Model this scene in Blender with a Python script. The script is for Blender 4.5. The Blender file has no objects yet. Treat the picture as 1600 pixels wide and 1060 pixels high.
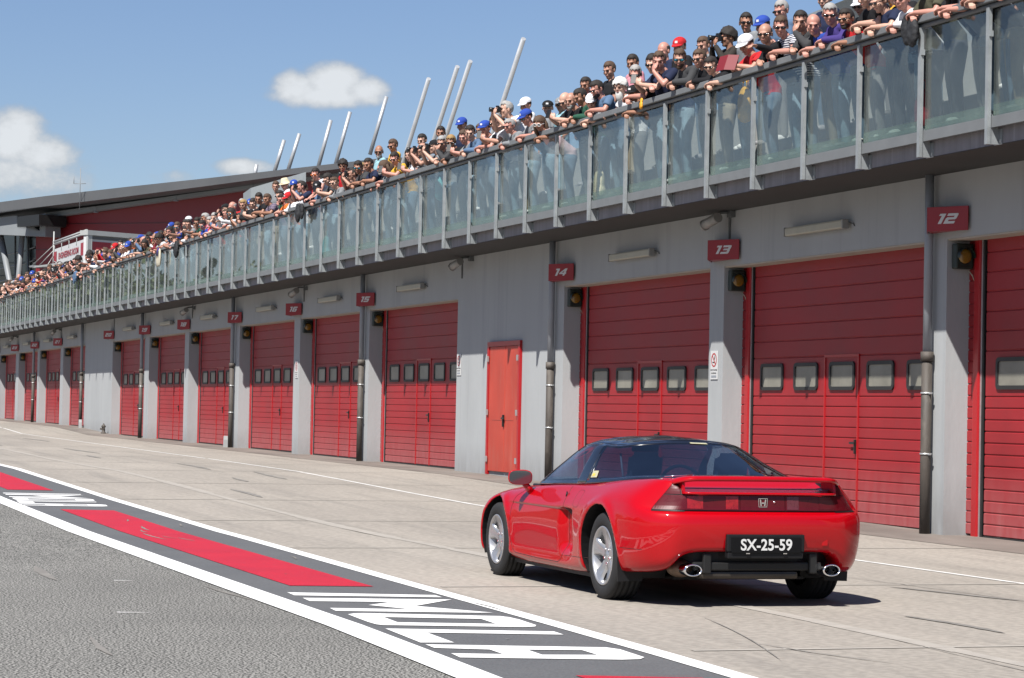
import bpy, bmesh, math, random
import numpy as np
from mathutils import Vector, Matrix
from mathutils.bvhtree import BVHTree
PI = math.pi
R = math.radians
scene = bpy.context.scene
col = scene.collection
rng = random.Random(7)

# ------------------------------------------------------------------ camera
CAM = Vector((23.109, -12.626, 1.335))
PITCH, ROLL = 0.02819, 0.02004
fwd0 = Vector((-0.950683, 0.310165, 0)).normalized()
rgt0 = Vector((0.310165, 0.950683, 0)).normalized()
zup = Vector((0, 0, 1))
fwd = fwd0 * math.cos(PITCH) + zup * math.sin(PITCH)
up0 = zup * math.cos(PITCH) - fwd0 * math.sin(PITCH)
rgt = rgt0 * math.cos(ROLL) + up0 * math.sin(ROLL)
up = up0 * math.cos(ROLL) - rgt0 * math.sin(ROLL)
cd = bpy.data.cameras.new("camera")
cd.sensor_width = 36
cd.lens = 3971.6 / 1600 * 36
cd.clip_start = 0.1
cd.clip_end = 5000
cam = bpy.data.objects.new("camera", cd)
col.objects.link(cam)
cam.matrix_world = Matrix(((rgt.x, up.x, -fwd.x, CAM.x), (rgt.y, up.y, -fwd.y, CAM.y), (rgt.z, up.z, -fwd.z, CAM.z), (0, 0, 0, 1)))
scene.camera = cam

# ------------------------------------------------------------------ sun, sky, exposure
LD = Vector((-0.95, 1.0, -1.80)).normalized()      # the way the sunlight travels
sd = bpy.data.lights.new("sun", 'SUN')
sd.energy = 5.0
sd.angle = R(0.5)
sd.color = (1.0, 0.965, 0.91)
sun = bpy.data.objects.new("sun", sd)
col.objects.link(sun)
sun.location = (0, -20, 40)
sun.rotation_euler = LD.to_track_quat('-Z', 'Y').to_euler()
S = -LD
SUN_EL = math.asin(S.z)
SUN_AZ = math.atan2(S.x, S.y)                       # from +Y towards +X
scene.view_settings.view_transform = 'Standard'
scene.view_settings.look = 'None'
scene.view_settings.exposure = 1.0
scene.view_settings.gamma = 1
scene.cycles.max_bounces = 7
scene.cycles.transparent_max_bounces = 24

w = bpy.data.worlds.new("World")
scene.world = w
w.use_nodes = True
nt = w.node_tree
nt.nodes.clear()
L = nt.links.new


def N(tree, typ, **kw):
    n = tree.nodes.new(typ)
    for k, v in kw.items():
        if k.startswith('i_'):
            n.inputs[k[2:].replace('_', ' ')].default_value = v
        else:
            setattr(n, k, v)
    return n


def mth(tree, op, a, b=None, c=None, clamp=False):
    n = tree.nodes.new('ShaderNodeMath')
    n.operation = op
    n.use_clamp = clamp
    for i, v in enumerate((a, b, c)):
        if v is None:
            continue
        if isinstance(v, (int, float)):
            n.inputs[i].default_value = v
        else:
            tree.links.new(v, n.inputs[i])
    return n.outputs[0]


out = N(nt, 'ShaderNodeOutputWorld')
bg = N(nt, 'ShaderNodeBackground')
bg.inputs['Strength'].default_value = 0.0465
sky = N(nt, 'ShaderNodeTexSky')
sky.sky_type = 'NISHITA'
sky.sun_disc = False
sky.sun_elevation = SUN_EL
sky.sun_rotation = SUN_AZ
sky.air_density = 1.0
sky.dust_density = 0.45
sky.ozone_density = 3.2
tc = N(nt, 'ShaderNodeTexCoord')
sep = N(nt, 'ShaderNodeSeparateXYZ')
L(tc.outputs['Generated'], sep.inputs[0])
az = mth(nt, 'ARCTAN2', sep.outputs['X'], sep.outputs['Y'])
el = mth(nt, 'ARCSINE', sep.outputs['Z'])


def px_dir(px, py):
    f = 3971.6
    d = rgt * ((px - 800) / f) + up * (-(py - 530) / f) + fwd
    d.normalize()
    return math.atan2(d.x, d.y), math.asin(d.z)


def cloud_noise(scale, detail, seed):
    n = N(nt, 'ShaderNodeTexNoise')
    n.inputs['Scale'].default_value = scale
    n.inputs['Detail'].default_value = detail
    n.inputs['Roughness'].default_value = 0.6
    m = N(nt, 'ShaderNodeMapping')
    m.inputs['Location'].default_value = (seed, seed * 1.7, 0)
    m.inputs['Scale'].default_value = (1, 1, 1.5)
    L(tc.outputs['Generated'], m.inputs[0])
    L(m.outputs[0], n.inputs['Vector'])
    return n.outputs['Fac']


n_big = cloud_noise(42, 6, 3.1)
n_fine = cloud_noise(130, 4, 9.4)
nz = mth(nt, 'ADD', mth(nt, 'MULTIPLY', mth(nt, 'SUBTRACT', n_big, 0.5), 2.6), mth(nt, 'MULTIPLY', mth(nt, 'SUBTRACT', n_fine, 0.5), 0.9))
mask = None
shade = None
# centre px, py in the wide sky, radius right/left in radians, strength
for (px, py, rx, ry, amp, base) in [(465, 138, 40, 30, 1.3, 0), (520, 126, 58, 32, 1.4, 0), (572, 142, 36, 26, 1.3, 0), (512, 150, 92, 20, 1.2, 0),
                          (20, 215, 58, 46, 1.3, 0), (66, 240, 54, 38, 1.2, 0), (5, 275, 150, 36, 1., 0), (-60, 220, 60, 60, 1.0, 0), (-160, 240, 90, 50, 1, 0),
                          (105, 278, 42, 20, .62, 0), (388, 262, 52, 15, 1.2, 0), (262, 276, 36, 11, .5, 0), (60, 300, 60, 12, .5, 0),
                          (1900, 60, 300, 70, 1, 0), (2600, 240, 260, 60, .9, 0)]:
    a0, e0 = px_dir(px, py)
    ca = math.cos(e0)
    dx = mth(nt, 'DIVIDE', mth(nt, 'SUBTRACT', az, a0), rx / 3971.6 / ca)
    dz = mth(nt, 'DIVIDE', mth(nt, 'SUBTRACT', el, e0), ry / 3971.6)
    r2 = mth(nt, 'ADD', mth(nt, 'MULTIPLY', dx, dx), mth(nt, 'MULTIPLY', dz, dz))
    b = mth(nt, 'MULTIPLY', mth(nt, 'SUBTRACT', 1.25, r2), amp)
    mask = b if mask is None else mth(nt, 'SMOOTH_MAX', mask, b, 0.25)
m1 = mth(nt, 'ADD', mask, mth(nt, 'MULTIPLY', nz, 0.95))
mr = N(nt, 'ShaderNodeMapRange')
mr.interpolation_type = 'SMOOTHSTEP'
mr.inputs['From Min'].default_value = -0.1
mr.inputs['From Max'].default_value = 1.25
L(m1, mr.inputs['Value'])
shd = N(nt, 'ShaderNodeMapRange')
shd.inputs['From Min'].default_value = 0.2
shd.inputs['From Max'].default_value = 1.5
shd.inputs['To Min'].default_value = 5.2
shd.inputs['To Max'].default_value = 9.0
L(m1, shd.inputs['Value'])
cc = N(nt, 'ShaderNodeMixRGB')
cc.blend_type = 'MULTIPLY'
cc.inputs[0].default_value = 1
cc.inputs[1].default_value = (0.93, 0.965, 1.0, 1)
L(shd.outputs[0], cc.inputs[2])
mx = N(nt, 'ShaderNodeMixRGB')
L(mth(nt, 'MULTIPLY', mr.outputs[0], 0.93), mx.inputs[0])
tn = N(nt, 'ShaderNodeMixRGB')
tn.blend_type = 'MULTIPLY'
tn.inputs[0].default_value = 1
tn.inputs[2].default_value = (0.97, 0.985, 1.12, 1)
L(sky.outputs[0], tn.inputs[1])
L(tn.outputs[0], mx.inputs[1])
L(cc.outputs[0], mx.inputs[2])
L(mx.outputs[0], bg.inputs[0])
L(bg.outputs[0], out.inputs[0])


# ------------------------------------------------------------------ materials
MATS = {}


def mat(name, color, rough=0.7, metal=0.0, var=0.0, vscale=3.0, bump=0.0, bscale=30.0, stretch=(1, 1, 1), coat=0.0,
        tint=None, spec=0.5, dirt=None, speck=None):
    """procedural surface: base colour with two noises of variation, optional streaks, bump"""
    m = bpy.data.materials.new(name)
    m.use_nodes = True
    t = m.node_tree
    b = t.nodes['Principled BSDF']
    b.inputs['Roughness'].default_value = rough
    b.inputs['Metallic'].default_value = metal
    b.inputs['Specular IOR Level'].default_value = spec
    if coat:
        b.inputs['Coat Weight'].default_value = coat
        b.inputs['Coat Roughness'].default_value = 0.03
    k_ = 1.0 if metal > .65 else 0.78      # the exposure is set for these albedos
    c4 = tuple(c * k_ for c in color) + (1,)
    b.inputs['Base Color'].default_value = c4
    m.diffuse_color = c4
    geo = t.nodes.new('ShaderNodeNewGeometry')
    mp = t.nodes.new('ShaderNodeMapping')
    mp.inputs['Scale'].default_value = stretch
    t.links.new(geo.outputs['Position'], mp.inputs[0])
    last = None
    if var or dirt or speck:
        n = t.nodes.new('ShaderNodeTexNoise')
        n.inputs['Scale'].default_value = vscale
        n.inputs['Detail'].default_value = 8
        n.inputs['Roughness'].default_value = 0.62
        t.links.new(mp.outputs[0], n.inputs['Vector'])
        r = t.nodes.new('ShaderNodeMapRange')
        r.inputs['From Min'].default_value = 0.3
        r.inputs['From Max'].default_value = 0.7
        r.inputs['To Min'].default_value = 1 - var
        r.inputs['To Max'].default_value = 1 + var
        t.links.new(n.outputs['Fac'], r.inputs['Value'])
        mx = t.nodes.new('ShaderNodeMixRGB')
        mx.blend_type = 'MULTIPLY'
        mx.inputs[0].default_value = 1
        mx.inputs[1].default_value = c4
        t.links.new(r.outputs[0], mx.inputs[2])
        last = mx.outputs[0]
        if dirt:          # (colour, scale, stretch, low, high, amount)
            dcol, dsc, dst, lo, hi, am = dirt
            mp2 = t.nodes.new('ShaderNodeMapping')
            mp2.inputs['Scale'].default_value = dst
            t.links.new(geo.outputs['Position'], mp2.inputs[0])
            n2 = t.nodes.new('ShaderNodeTexNoise')
            n2.inputs['Scale'].default_value = dsc
            n2.inputs['Detail'].default_value = 6
            n2.inputs['Roughness'].default_value = 0.6
            t.links.new(mp2.outputs[0], n2.inputs['Vector'])
            r2 = t.nodes.new('ShaderNodeMapRange')
            r2.inputs['From Min'].default_value = lo
            r2.inputs['From Max'].default_value = hi
            r2.inputs['To Max'].default_value = am
            t.links.new(n2.outputs['Fac'], r2.inputs['Value'])
            m2 = t.nodes.new('ShaderNodeMixRGB')
            t.links.new(r2.outputs[0], m2.inputs[0])
            t.links.new(last, m2.inputs[1])
            m2.inputs[2].default_value = tuple(c * k_ for c in dcol) + (1,)
            last = m2.outputs[0]
        if speck:         # (colour dark, colour light, scale)
            d_, l_, ssc = speck[:3]
            pa, pb2 = speck[3:] if len(speck) > 3 else (.40, .60)
            v = t.nodes.new('ShaderNodeTexNoise')
            v.inputs['Scale'].default_value = ssc
            v.inputs['Detail'].default_value = 2
            t.links.new(geo.outputs['Position'], v.inputs['Vector'])
            cr = t.nodes.new('ShaderNodeValToRGB')
            cr.color_ramp.elements[0].position = pa
            cr.color_ramp.elements[0].color = (d_, d_, d_, 1)
            cr.color_ramp.elements[1].position = pb2
            cr.color_ramp.elements[1].color = (l_, l_, l_, 1)
            t.links.new(v.outputs['Fac'], cr.inputs[0])
            m3 = t.nodes.new('ShaderNodeMixRGB')
            m3.blend_type = 'MULTIPLY'
            m3.inputs[0].default_value = 1
            t.links.new(last, m3.inputs[1])
            t.links.new(cr.outputs[0], m3.inputs[2])
            last = m3.outputs[0]
        t.links.new(last, b.inputs['Base Color'])
        rr = t.nodes.new('ShaderNodeMapRange')
        rr.inputs['To Min'].default_value = max(0.02, rough - 0.12 * (var > 0.02))
        rr.inputs['To Max'].default_value = min(1, rough + 0.1 * (var > 0.02))
        t.links.new(n.outputs['Fac'], rr.inputs['Value'])
        t.links.new(rr.outputs[0], b.inputs['Roughness'])
    if bump:
        nb = t.nodes.new('ShaderNodeTexNoise')
        nb.inputs['Scale'].default_value = bscale
        nb.inputs['Detail'].default_value = 5
        t.links.new(mp.outputs[0], nb.inputs['Vector'])
        bp = t.nodes.new('ShaderNodeBump')
        bp.inputs['Strength'].default_value = bump
        bp.inputs['Distance'].default_value = 0.01
        t.links.new(nb.outputs['Fac'], bp.inputs['Height'])
        t.links.new(bp.outputs[0], b.inputs['Normal'])
    MATS[name] = m
    return m


def glass(name, tint, gloss=0.12, haze=0.0, hazecol=(0.4, 0.45, 0.45), rough=0.0, ior=1.5):
    """thin pane: tinted see-through + mirror reflection by fresnel + a little dust"""
    m = bpy.data.materials.new(name)
    m.use_nodes = True
    t = m.node_tree
    t.nodes.clear()
    o = t.nodes.new('ShaderNodeOutputMaterial')
    tr = t.nodes.new('ShaderNodeBsdfTransparent')
    tr.inputs[0].default_value = tuple(tint) + (1,)
    gl = t.nodes.new('ShaderNodeBsdfGlossy')
    gl.inputs['Roughness'].default_value = rough
    gl.inputs[0].default_value = (1, 1, 1, 1)
    fr = t.nodes.new('ShaderNodeFresnel')
    gg = t.nodes.new('ShaderNodeNewGeometry')
    mi_ = t.nodes.new('ShaderNodeMapRange')      # same fresnel from both sides of the thin pane
    mi_.inputs['To Min'].default_value = ior
    mi_.inputs['To Max'].default_value = 1 / ior
    t.links.new(gg.outputs['Backfacing'], mi_.inputs['Value'])
    t.links.new(mi_.outputs[0], fr.inputs[0])
    ad = t.nodes.new('ShaderNodeMath')
    ad.operation = 'ADD'
    ad.use_clamp = True
    ad.inputs[1].default_value = gloss
    t.links.new(fr.outputs[0], ad.inputs[0])
    mx = t.nodes.new('ShaderNodeMixShader')
    t.links.new(ad.outputs[0], mx.inputs[0])
    t.links.new(tr.outputs[0], mx.inputs[1])
    t.links.new(gl.outputs[0], mx.inputs[2])
    last = mx
    if haze:
        df = t.nodes.new('ShaderNodeBsdfDiffuse')
        df.inputs[0].default_value = tuple(hazecol) + (1,)
        geo = t.nodes.new('ShaderNodeNewGeometry')
        n = t.nodes.new('ShaderNodeTexNoise')
        n.inputs['Scale'].default_value = 1.3
        n.inputs['Detail'].default_value = 5
        t.links.new(geo.outputs['Position'], n.inputs['Vector'])
        r = t.nodes.new('ShaderNodeMapRange')
        r.inputs['From Min'].default_value = 0.3
        r.inputs['From Max'].default_value = 0.7
        r.inputs['To Min'].default_value = haze * 0.55
        r.inputs['To Max'].default_value = haze * 1.5
        t.links.new(n.outputs['Fac'], r.inputs['Value'])
        m2 = t.nodes.new('ShaderNodeMixShader')
        t.links.new(r.outputs[0], m2.inputs[0])
        t.links.new(mx.outputs[0], m2.inputs[1])
        t.links.new(df.outputs[0], m2.inputs[2])
        last = m2
    t.links.new(last.outputs[0], o.inputs[0])
    m.diffuse_color = tuple(tint) + (0.5,)
    MATS[name] = m
    return m


# ------------------------------------------------------------------ mesh helpers
class MB:
    def __init__(s):
        s.v = []
        s.f = []
        s.m = []
        s.sm = []

    def add(s, vs, fs, mi=0, smooth=False):
        o = len(s.v)
        s.v += [tuple(v) for v in vs]
        for f in fs:
            s.f.append(tuple(o + i for i in f))
            s.m.append(mi)
            s.sm.append(smooth)
        return s

    def box(s, x0, x1, y0, y1, z0, z1, mi=0):
        if x0 > x1: x0, x1 = x1, x0
        if y0 > y1: y0, y1 = y1, y0
        vs = [(x0, y0, z0), (x1, y0, z0), (x1, y1, z0), (x0, y1, z0), (x0, y0, z1), (x1, y0, z1), (x1, y1, z1), (x0, y1, z1)]
        return s.add(vs, [(0, 3, 2, 1), (4, 5, 6, 7), (0, 1, 5, 4), (1, 2, 6, 5), (2, 3, 7, 6), (3, 0, 4, 7)], mi)

    def bbox(s, x0, x1, y0, y1, z0, z1, c=0.01, mi=0):
        """box with chamfered edges"""
        if x0 > x1: x0, x1 = x1, x0
        if y0 > y1: y0, y1 = y1, y0
        bm = bmesh.new()
        bmesh.ops.create_cube(bm, size=1)
        for v in bm.verts:
            v.co = Vector(((x0 + x1) / 2 + v.co.x * (x1 - x0), (y0 + y1) / 2 + v.co.y * (y1 - y0), (z0 + z1) / 2 + v.co.z * (z1 - z0)))
        bmesh.ops.bevel(bm, geom=list(bm.edges), offset=c, segments=2, affect='EDGES', profile=0.6)
        s.bm(bm, mi)
        return s

    def bm(s, bm, mi=0, smooth=False, mtx=None):
        bm.verts.index_update()
        if mtx is not None:
            bm.transform(mtx)
        s.add([v.co[:] for v in bm.verts], [[v.index for v in f.verts] for f in bm.faces], mi, smooth)
        bm.free()
        return s

    def tube(s, pts, r, n=10, mi=0, cap=True, smooth=True, flat=1.0):
        """tapered tube through points; r a number or a list"""
        pts = [Vector(p) for p in pts]
        k = len(pts)
        rs = [r] * k if isinstance(r, (int, float)) else list(r)
        o = len(s.v)
        prev = None
        for i, p in enumerate(pts):
            d = (pts[min(i + 1, k - 1)] - pts[max(i - 1, 0)])
            d.normalize()
            if prev is None:
                a = Vector((0, 0, 1)) if abs(d.z) < 0.9 else Vector((1, 0, 0))
                u = d.cross(a).normalized()
            else:
                u = (prev - d * prev.dot(d)).normalized()
            prev = u
            v = d.cross(u)
            for j in range(n):
                t = 2 * PI * j / n
                q = p + (u * math.cos(t) + v * math.sin(t) * flat) * rs[i]
                s.v.append(q[:])
        for i in range(k - 1):
            for j in range(n):
                a = o + i * n + j
                b = o + i * n + (j + 1) % n
                s.f.append((a, b, b + n, a + n))
                s.m.append(mi)
                s.sm.append(smooth)
        if cap:
            s.f.append(tuple(o + j for j in range(n))[::-1])
            s.f.append(tuple(o + (k - 1) * n + j for j in range(n)))
            s.m += [mi, mi]
            s.sm += [False, False]
        return s

    def sphere(s, c, r, n=12, m=8, mi=0, scale=(1, 1, 1), mtx=None):
        vs = []
        for i in range(m + 1):
            ph = PI * i / m
            for j in range(n):
                th = 2 * PI * j / n
                q = Vector((math.sin(ph) * math.cos(th) * scale[0] * r, math.sin(ph) * math.sin(th) * scale[1] * r, math.cos(ph) * scale[2] * r))
                if mtx is not None:
                    q = mtx @ q
                vs.append((q.x + c[0], q.y + c[1], q.z + c[2]))
        fs = [(i * n + j, (i + 1) * n + j, (i + 1) * n + (j + 1) % n, i * n + (j + 1) % n) for i in range(m) for j in range(n)]
        return s.add(vs, fs, mi, True)

    def prism(s, poly, z0, z1, axis='z', mi=0, side=True):
        """polygon (list of 2D) extruded along axis. axis z:(x,y) ; y:(x,z) ; x:(y,z)"""
        def P(a, b, c):
            return {'z': (a, b, c), 'y': (a, c, b), 'x': (c, a, b)}[axis]
        n = len(poly)
        bm = bmesh.new()
        v0 = [bm.verts.new(P(a, b, z0)) for a, b in poly]
        v1 = [bm.verts.new(P(a, b, z1)) for a, b in poly]
        fa = bm.faces.new(v0)
        fb = bm.faces.new(v1)
        for i in range(n):
            bm.faces.new((v0[i], v0[(i + 1) % n], v1[(i + 1) % n], v1[i]))
        bmesh.ops.triangulate(bm, faces=[fa, fb])
        bmesh.ops.recalc_face_normals(bm, faces=bm.faces)
        return s.bm(bm, mi)

    def lathe(s, prof, n=48, axis='y', mi=0, smooth=True, c=(0, 0, 0)):
        """prof: list of (r, a) around axis"""
        k = len(prof)
        vs = []
        for (r, a) in prof:
            for j in range(n):
                t = 2 * PI * j / n
                if axis == 'y':
                    vs.append((c[0] + r * math.cos(t), c[1] + a, c[2] + r * math.sin(t)))
                elif axis == 'z':
                    vs.append((c[0] + r * math.cos(t), c[1] + r * math.sin(t), c[2] + a))
                else:
                    vs.append((c[0] + a, c[1] + r * math.cos(t), c[2] + r * math.sin(t)))
        fs = [(i * n + j, i * n + (j + 1) % n, (i + 1) * n + (j + 1) % n, (i + 1) * n + j) for i in range(k - 1) for j in range(n)]
        return s.add(vs, fs, mi, smooth)

    def mesh(s, name, mats):
        me = bpy.data.meshes.new(name)
        me.from_pydata(s.v, [], s.f)
        for m in (mats if isinstance(mats, (list, tuple)) else [mats]):
            me.materials.append(m)
        me.polygons.foreach_set('material_index', s.m)
        me.polygons.foreach_set('use_smooth', s.sm)
        me.update()
        return me

    def build(s, name, mats, parent=None, loc=None, recalc=True, **k):
        me = s.mesh(name, mats)
        if recalc:
            bm = bmesh.new()
            bm.from_mesh(me)
            bmesh.ops.recalc_face_normals(bm, faces=bm.faces)
            bm.to_mesh(me)
            bm.free()
        return obj(name, me, parent, loc, **k)


def obj(name, me, parent=None, loc=None, label=None, cat=None, group=None, kind=None, rot=None, scale=None):
    o = bpy.data.objects.new(name, me)
    col.objects.link(o)
    if parent:
        o.parent = parent
    if loc is not None: o.location = loc
    if rot is not None: o.rotation_euler = rot
    if scale is not None: o.scale = scale
    return tag(o, label, cat, group, kind)


def tag(o, label=None, cat=None, group=None, kind=None):
    if label: o['label'] = label
    if cat: o['category'] = cat
    if group: o['group'] = group
    if kind: o['kind'] = kind
    return o


def thing(name, loc, label, cat, group=None, rz=0.0):
    return obj(name, None, None, loc, label, cat, group, rot=(0, 0, rz))


def copy_tree(o, parent=None, loc=None):
    c = o.copy()
    col.objects.link(c)
    if parent: c.parent = parent
    if loc is not None: c.location = loc
    for ch in o.children:
        copy_tree(ch, c)
    return c


# ------------------------------------------------------------------ ground profile along the pit lane
GX = [-900, -130, -88, -69, -61, -20, -16, -10, -3, 4, 60]
GZ = [6.0, .62, .49, .43, .255, .19, .14, .07, .01, 0, 0]


def gz(x):
    return float(np.interp(x, GX, GZ))


m_conc = mat('apron_concrete', (0.305, 0.276, 0.241), 0.82, var=0.12, vscale=0.55, bump=0.25, bscale=9, stretch=(0.2, 1, 1), spec=0.3,
             dirt=((0.13, 0.122, 0.113), 1.5, (0.10, 1.6, 1), 0.50, 0.74, 0.38), speck=(0.90, 1.10, 16))
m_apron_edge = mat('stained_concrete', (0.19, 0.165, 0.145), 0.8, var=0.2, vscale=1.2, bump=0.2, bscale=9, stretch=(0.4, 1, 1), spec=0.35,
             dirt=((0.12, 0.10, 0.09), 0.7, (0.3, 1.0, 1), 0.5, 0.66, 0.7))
m_asph = mat('pit_asphalt', (0.142, 0.139, 0.130), 0.92, var=0.12, vscale=0.5, bump=0.25, bscale=40, spec=0.2, speck=(0.15, 2.15, 68, .46, .54))
m_band = mat('grey_paint', (0.105, 0.106, 0.108), 0.7, var=0.07, vscale=1.5, bump=0.3, bscale=70, spec=0.4, speck=(0.9, 1.1, 60))
m_red_p = mat('red_paint', (0.45, 0.012, 0.026), 0.55, var=0.08, vscale=1.5, bump=0.3, bscale=70, spec=0.4, speck=(0.9, 1.08, 60))
m_white_p = mat('white_paint', (0.80, 0.80, 0.79), 0.6, var=0.05, vscale=2.5, bump=0.3, bscale=70, spec=0.4)
m_mark = mat('worn_white_paint', (0.66, 0.65, 0.63), 0.7, var=0.15, vscale=6, spec=0.3)
m_rub = mat('rubber_mark', (0.20, 0.188, 0.172), 0.8, var=0.25, vscale=3, spec=0.3)
m_joint = mat('joint_filler', (0.345, 0.318, 0.285), 0.85, var=0.12, vscale=5, spec=0.2)


def yedge(y, x):
    """the painted band swings slightly outwards towards the near end"""
    if y in (-7.25, -7.165, -7.305):
        return y + float(np.interp(x, [-2, 3.5, 9.5, 11.2, 22, 60], [0, -.075, -.175, -.24, -.55, -.55]))
    if y in (-8.72, -8.845, -8.615):
        return y + float(np.interp(x, [4, 8, 11, 22, 60], [0, -.01, -.09, -.45, -.45]))
    return y


def sheet(name, y0, y1, x0, x1, dz, m, step=2.0, kind='structure', poly=None, **k):
    """strip of ground that follows the lane's slight rise"""
    if poly is None:
        xs = sorted(set([x0, x1] + [x for x in GX if x0 < x < x1] + list(np.arange(math.ceil(x0 / step) * step, x1, step))))
        b = MB()
        n = len(xs)
        b.add([(x, yedge(y0, x), gz(x) + dz) for x in xs] + [(x, yedge(y1, x), gz(x) + dz) for x in xs], [(i, i + 1, n + i + 1, n + i) for i in range(n - 1)])
        return b.build(name, m, kind=kind, recalc=False, **k)
    b = MB()
    for pl in poly:
        bm = bmesh.new()
        bm.faces.new([bm.verts.new((x, y, gz(x) + dz)) for x, y in pl])
        bmesh.ops.triangulate(bm, faces=bm.faces)
        for f in bm.faces:
            if f.normal.z < 0: f.normal_flip()
        b.bm(bm)
    return b.build(name, m, kind=kind, recalc=False, **k)


# apron (concrete), lane (asphalt), then the painted band between them; each a few mm above the one below
sheet('ground', -900, 900, -900, 60, -0.02, m_conc, 400)
sheet('concrete_apron', -7.25, 1.39, -140, 40, 0.0, m_conc, 2)
sheet('pit_lane', -19, -7.25, -140, 40, 0.0, m_asph, 2)
sheet('painted_band', -8.72, -7.25, -140, 40, 0.004, m_band, 2)
for a, b_ in ((-7.305, -7.165), (-8.845, -8.615)):
    sheet('lane_edge_line', a, b_, -140, 40, 0.008, m_white_p, 2)
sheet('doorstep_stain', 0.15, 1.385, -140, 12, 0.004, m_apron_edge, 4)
PER = 17.15


def slanted(x0, x1):
    return [(x0 + 0.0, -8.30), (x0 + 0.19, -7.69), (x1 + 0.12, -7.69), (x1, -8.30)]


for k in range(-6, 3):
    x0 = -7.36 + PER * k + (1.2 if k > 0 else 0)
    x1 = 4.66 + PER * k
    b = MB()
    n = 40
    vs = []
    for i in range(n + 1):
        xb = x0 + (x1 - x0) * i / n
        xt = x0 + .19 + (x1 + .12 - x0 - .19) * i / n
        for j in range(5):
            t = j / 4
            xx, yy = xb + (xt - xb) * t, -8.30 + .61 * t
            vs.append((xx, yy, gz(xx) + .008))
    b.add(vs, [(i * 5 + j, (i + 1) * 5 + j, (i + 1) * 5 + j + 1, i * 5 + j + 1) for i in range(n) for j in range(4)])
    b.build('red_panel', m_red_p, kind='structure', recalc=False)
LET = [
    [(5.335, -8.477), (5.645, -7.468), (5.848, -7.476), (5.619, -8.491)],
    [(5.852, -8.486), (6.058, -7.467), (6.595, -7.885), (7.175, -7.52), (7.175, -7.62), (6.97, -8.53), (6.727, -8.511), (6.869, -7.995), (6.504, -8.187), (6.247, -7.96), (6.142, -8.506)],
    [(8.273, -8.553), (8.56, -7.575), (8.772, -7.588), (8.565, -8.375), (9.201, -8.398), (9.181, -8.593)],
]
OO = [(7.237, -8.518), (7.166, -8.459), (7.152, -8.391), (7.447, -7.56), (7.53, -7.525), (7.708, -7.515), (8.12, -7.54), (8.22, -7.58), (8.25, -7.66), (8.04, -8.50), (7.98, -8.53), (7.824, -8.537), (7.558, -8.53)]
OI = [(7.463, -8.342), (7.645, -7.751), (8.012, -7.768), (7.847, -8.357)]
AO = [(9.29, -8.596), (9.571, -7.613), (9.693, -7.574), (10.142, -7.60), (10.235, -7.66), (10.253, -7.77), (10.04, -8.619), (9.811, -8.601), (9.886, -8.327), (9.625, -8.321), (9.503, -8.605)]
AI = [(9.659, -8.11), (9.715, -7.809), (9.987, -7.815), (9.942, -8.122)]


def ring(outer, inner, cut_o, cut_i):
    """outer polygon with a hole, opened by a zero-width slit"""
    o = outer[cut_o:] + outer[:cut_o + 1]
    i = inner[cut_i:] + inner[:cut_i + 1]
    return o + i[::-1]


def LX(x, dx):
    """the repeats of the word are painted shorter than the nearest one"""
    return x if dx == 0 else -11.55 + (x - 5.34) * .70 + dx + PER


def ringfaces(outer, inner, dz, dx):
    bm = bmesh.new()
    es = []
    for loop in (outer, inner):
        vs = [bm.verts.new((LX(x, dx), y, gz(LX(x, dx)) + dz)) for x, y in loop]
        es += [bm.edges.new((vs[i], vs[(i + 1) % len(vs)])) for i in range(len(vs))]
    bmesh.ops.triangle_fill(bm, use_beauty=True, edges=es)
    for f in bm.faces:
        if f.normal.z < 0: f.normal_flip()
    return bm


for k in range(-6, 1):
    dx = PER * k
    b = MB()
    for pl in LET:
        bm = bmesh.new()
        bm.faces.new([bm.verts.new((LX(x, dx), y, gz(LX(x, dx)) + 0.008)) for x, y in pl])
        bmesh.ops.triangulate(bm, faces=bm.faces)
        for f in bm.faces:
            if f.normal.z < 0: f.normal_flip()
        b.bm(bm)
    b.bm(ringfaces(OO, OI, 0.008, dx))
    b.bm(ringfaces(AO, AI, 0.008, dx))
    b.build('painted_lettering', m_white_p, kind='structure', recalc=False)
# thin dashed line by the garages and the pale joints of the concrete
ds = rng
x = -138.0
b = MB()
while x < 20:
    ln = ds.uniform(1.2, 3.2)
    y = float(np.interp(x, [-140, -64, -28, -10, 2, 20], [-1.9, -1.95, -2.15, -2.5, -2.15, -2.0]))
    y2 = float(np.interp(x + ln, [-140, -64, -28, -10, 2, 20], [-1.9, -1.95, -2.15, -2.5, -2.15, -2.0]))
    b.add([(x, y - .032, gz(x) + .004), (x + ln, y2 - .032, gz(x + ln) + .004), (x + ln, y2 + .032, gz(x + ln) + .004), (x, y + .032, gz(x) + .004)], [(0, 1, 2, 3)])
    x += ln + (0.02 if ds.random() < .88 else ds.uniform(.2, .8))
b.build('worn_line', m_mark, kind='structure', recalc=False)
b = MB()
for yj in (-5.6,):
    for i in range(-70, 12):
        x0, x1 = i * 2.0, i * 2.0 + 2.0
        wv = 0.05 + 0.04 * ds.random()
        yy0 = yj + .08 * math.sin(x0 * .3)
        yy1 = yj + .08 * math.sin(x1 * .3)
        b.add([(x0, yy0 - wv, gz(x0) + .003), (x1, yy1 - wv, gz(x1) + .003), (x1, yy1 + wv, gz(x1) + .003), (x0, yy0 + wv, gz(x0) + .003)], [(0, 1, 2, 3)])
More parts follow.
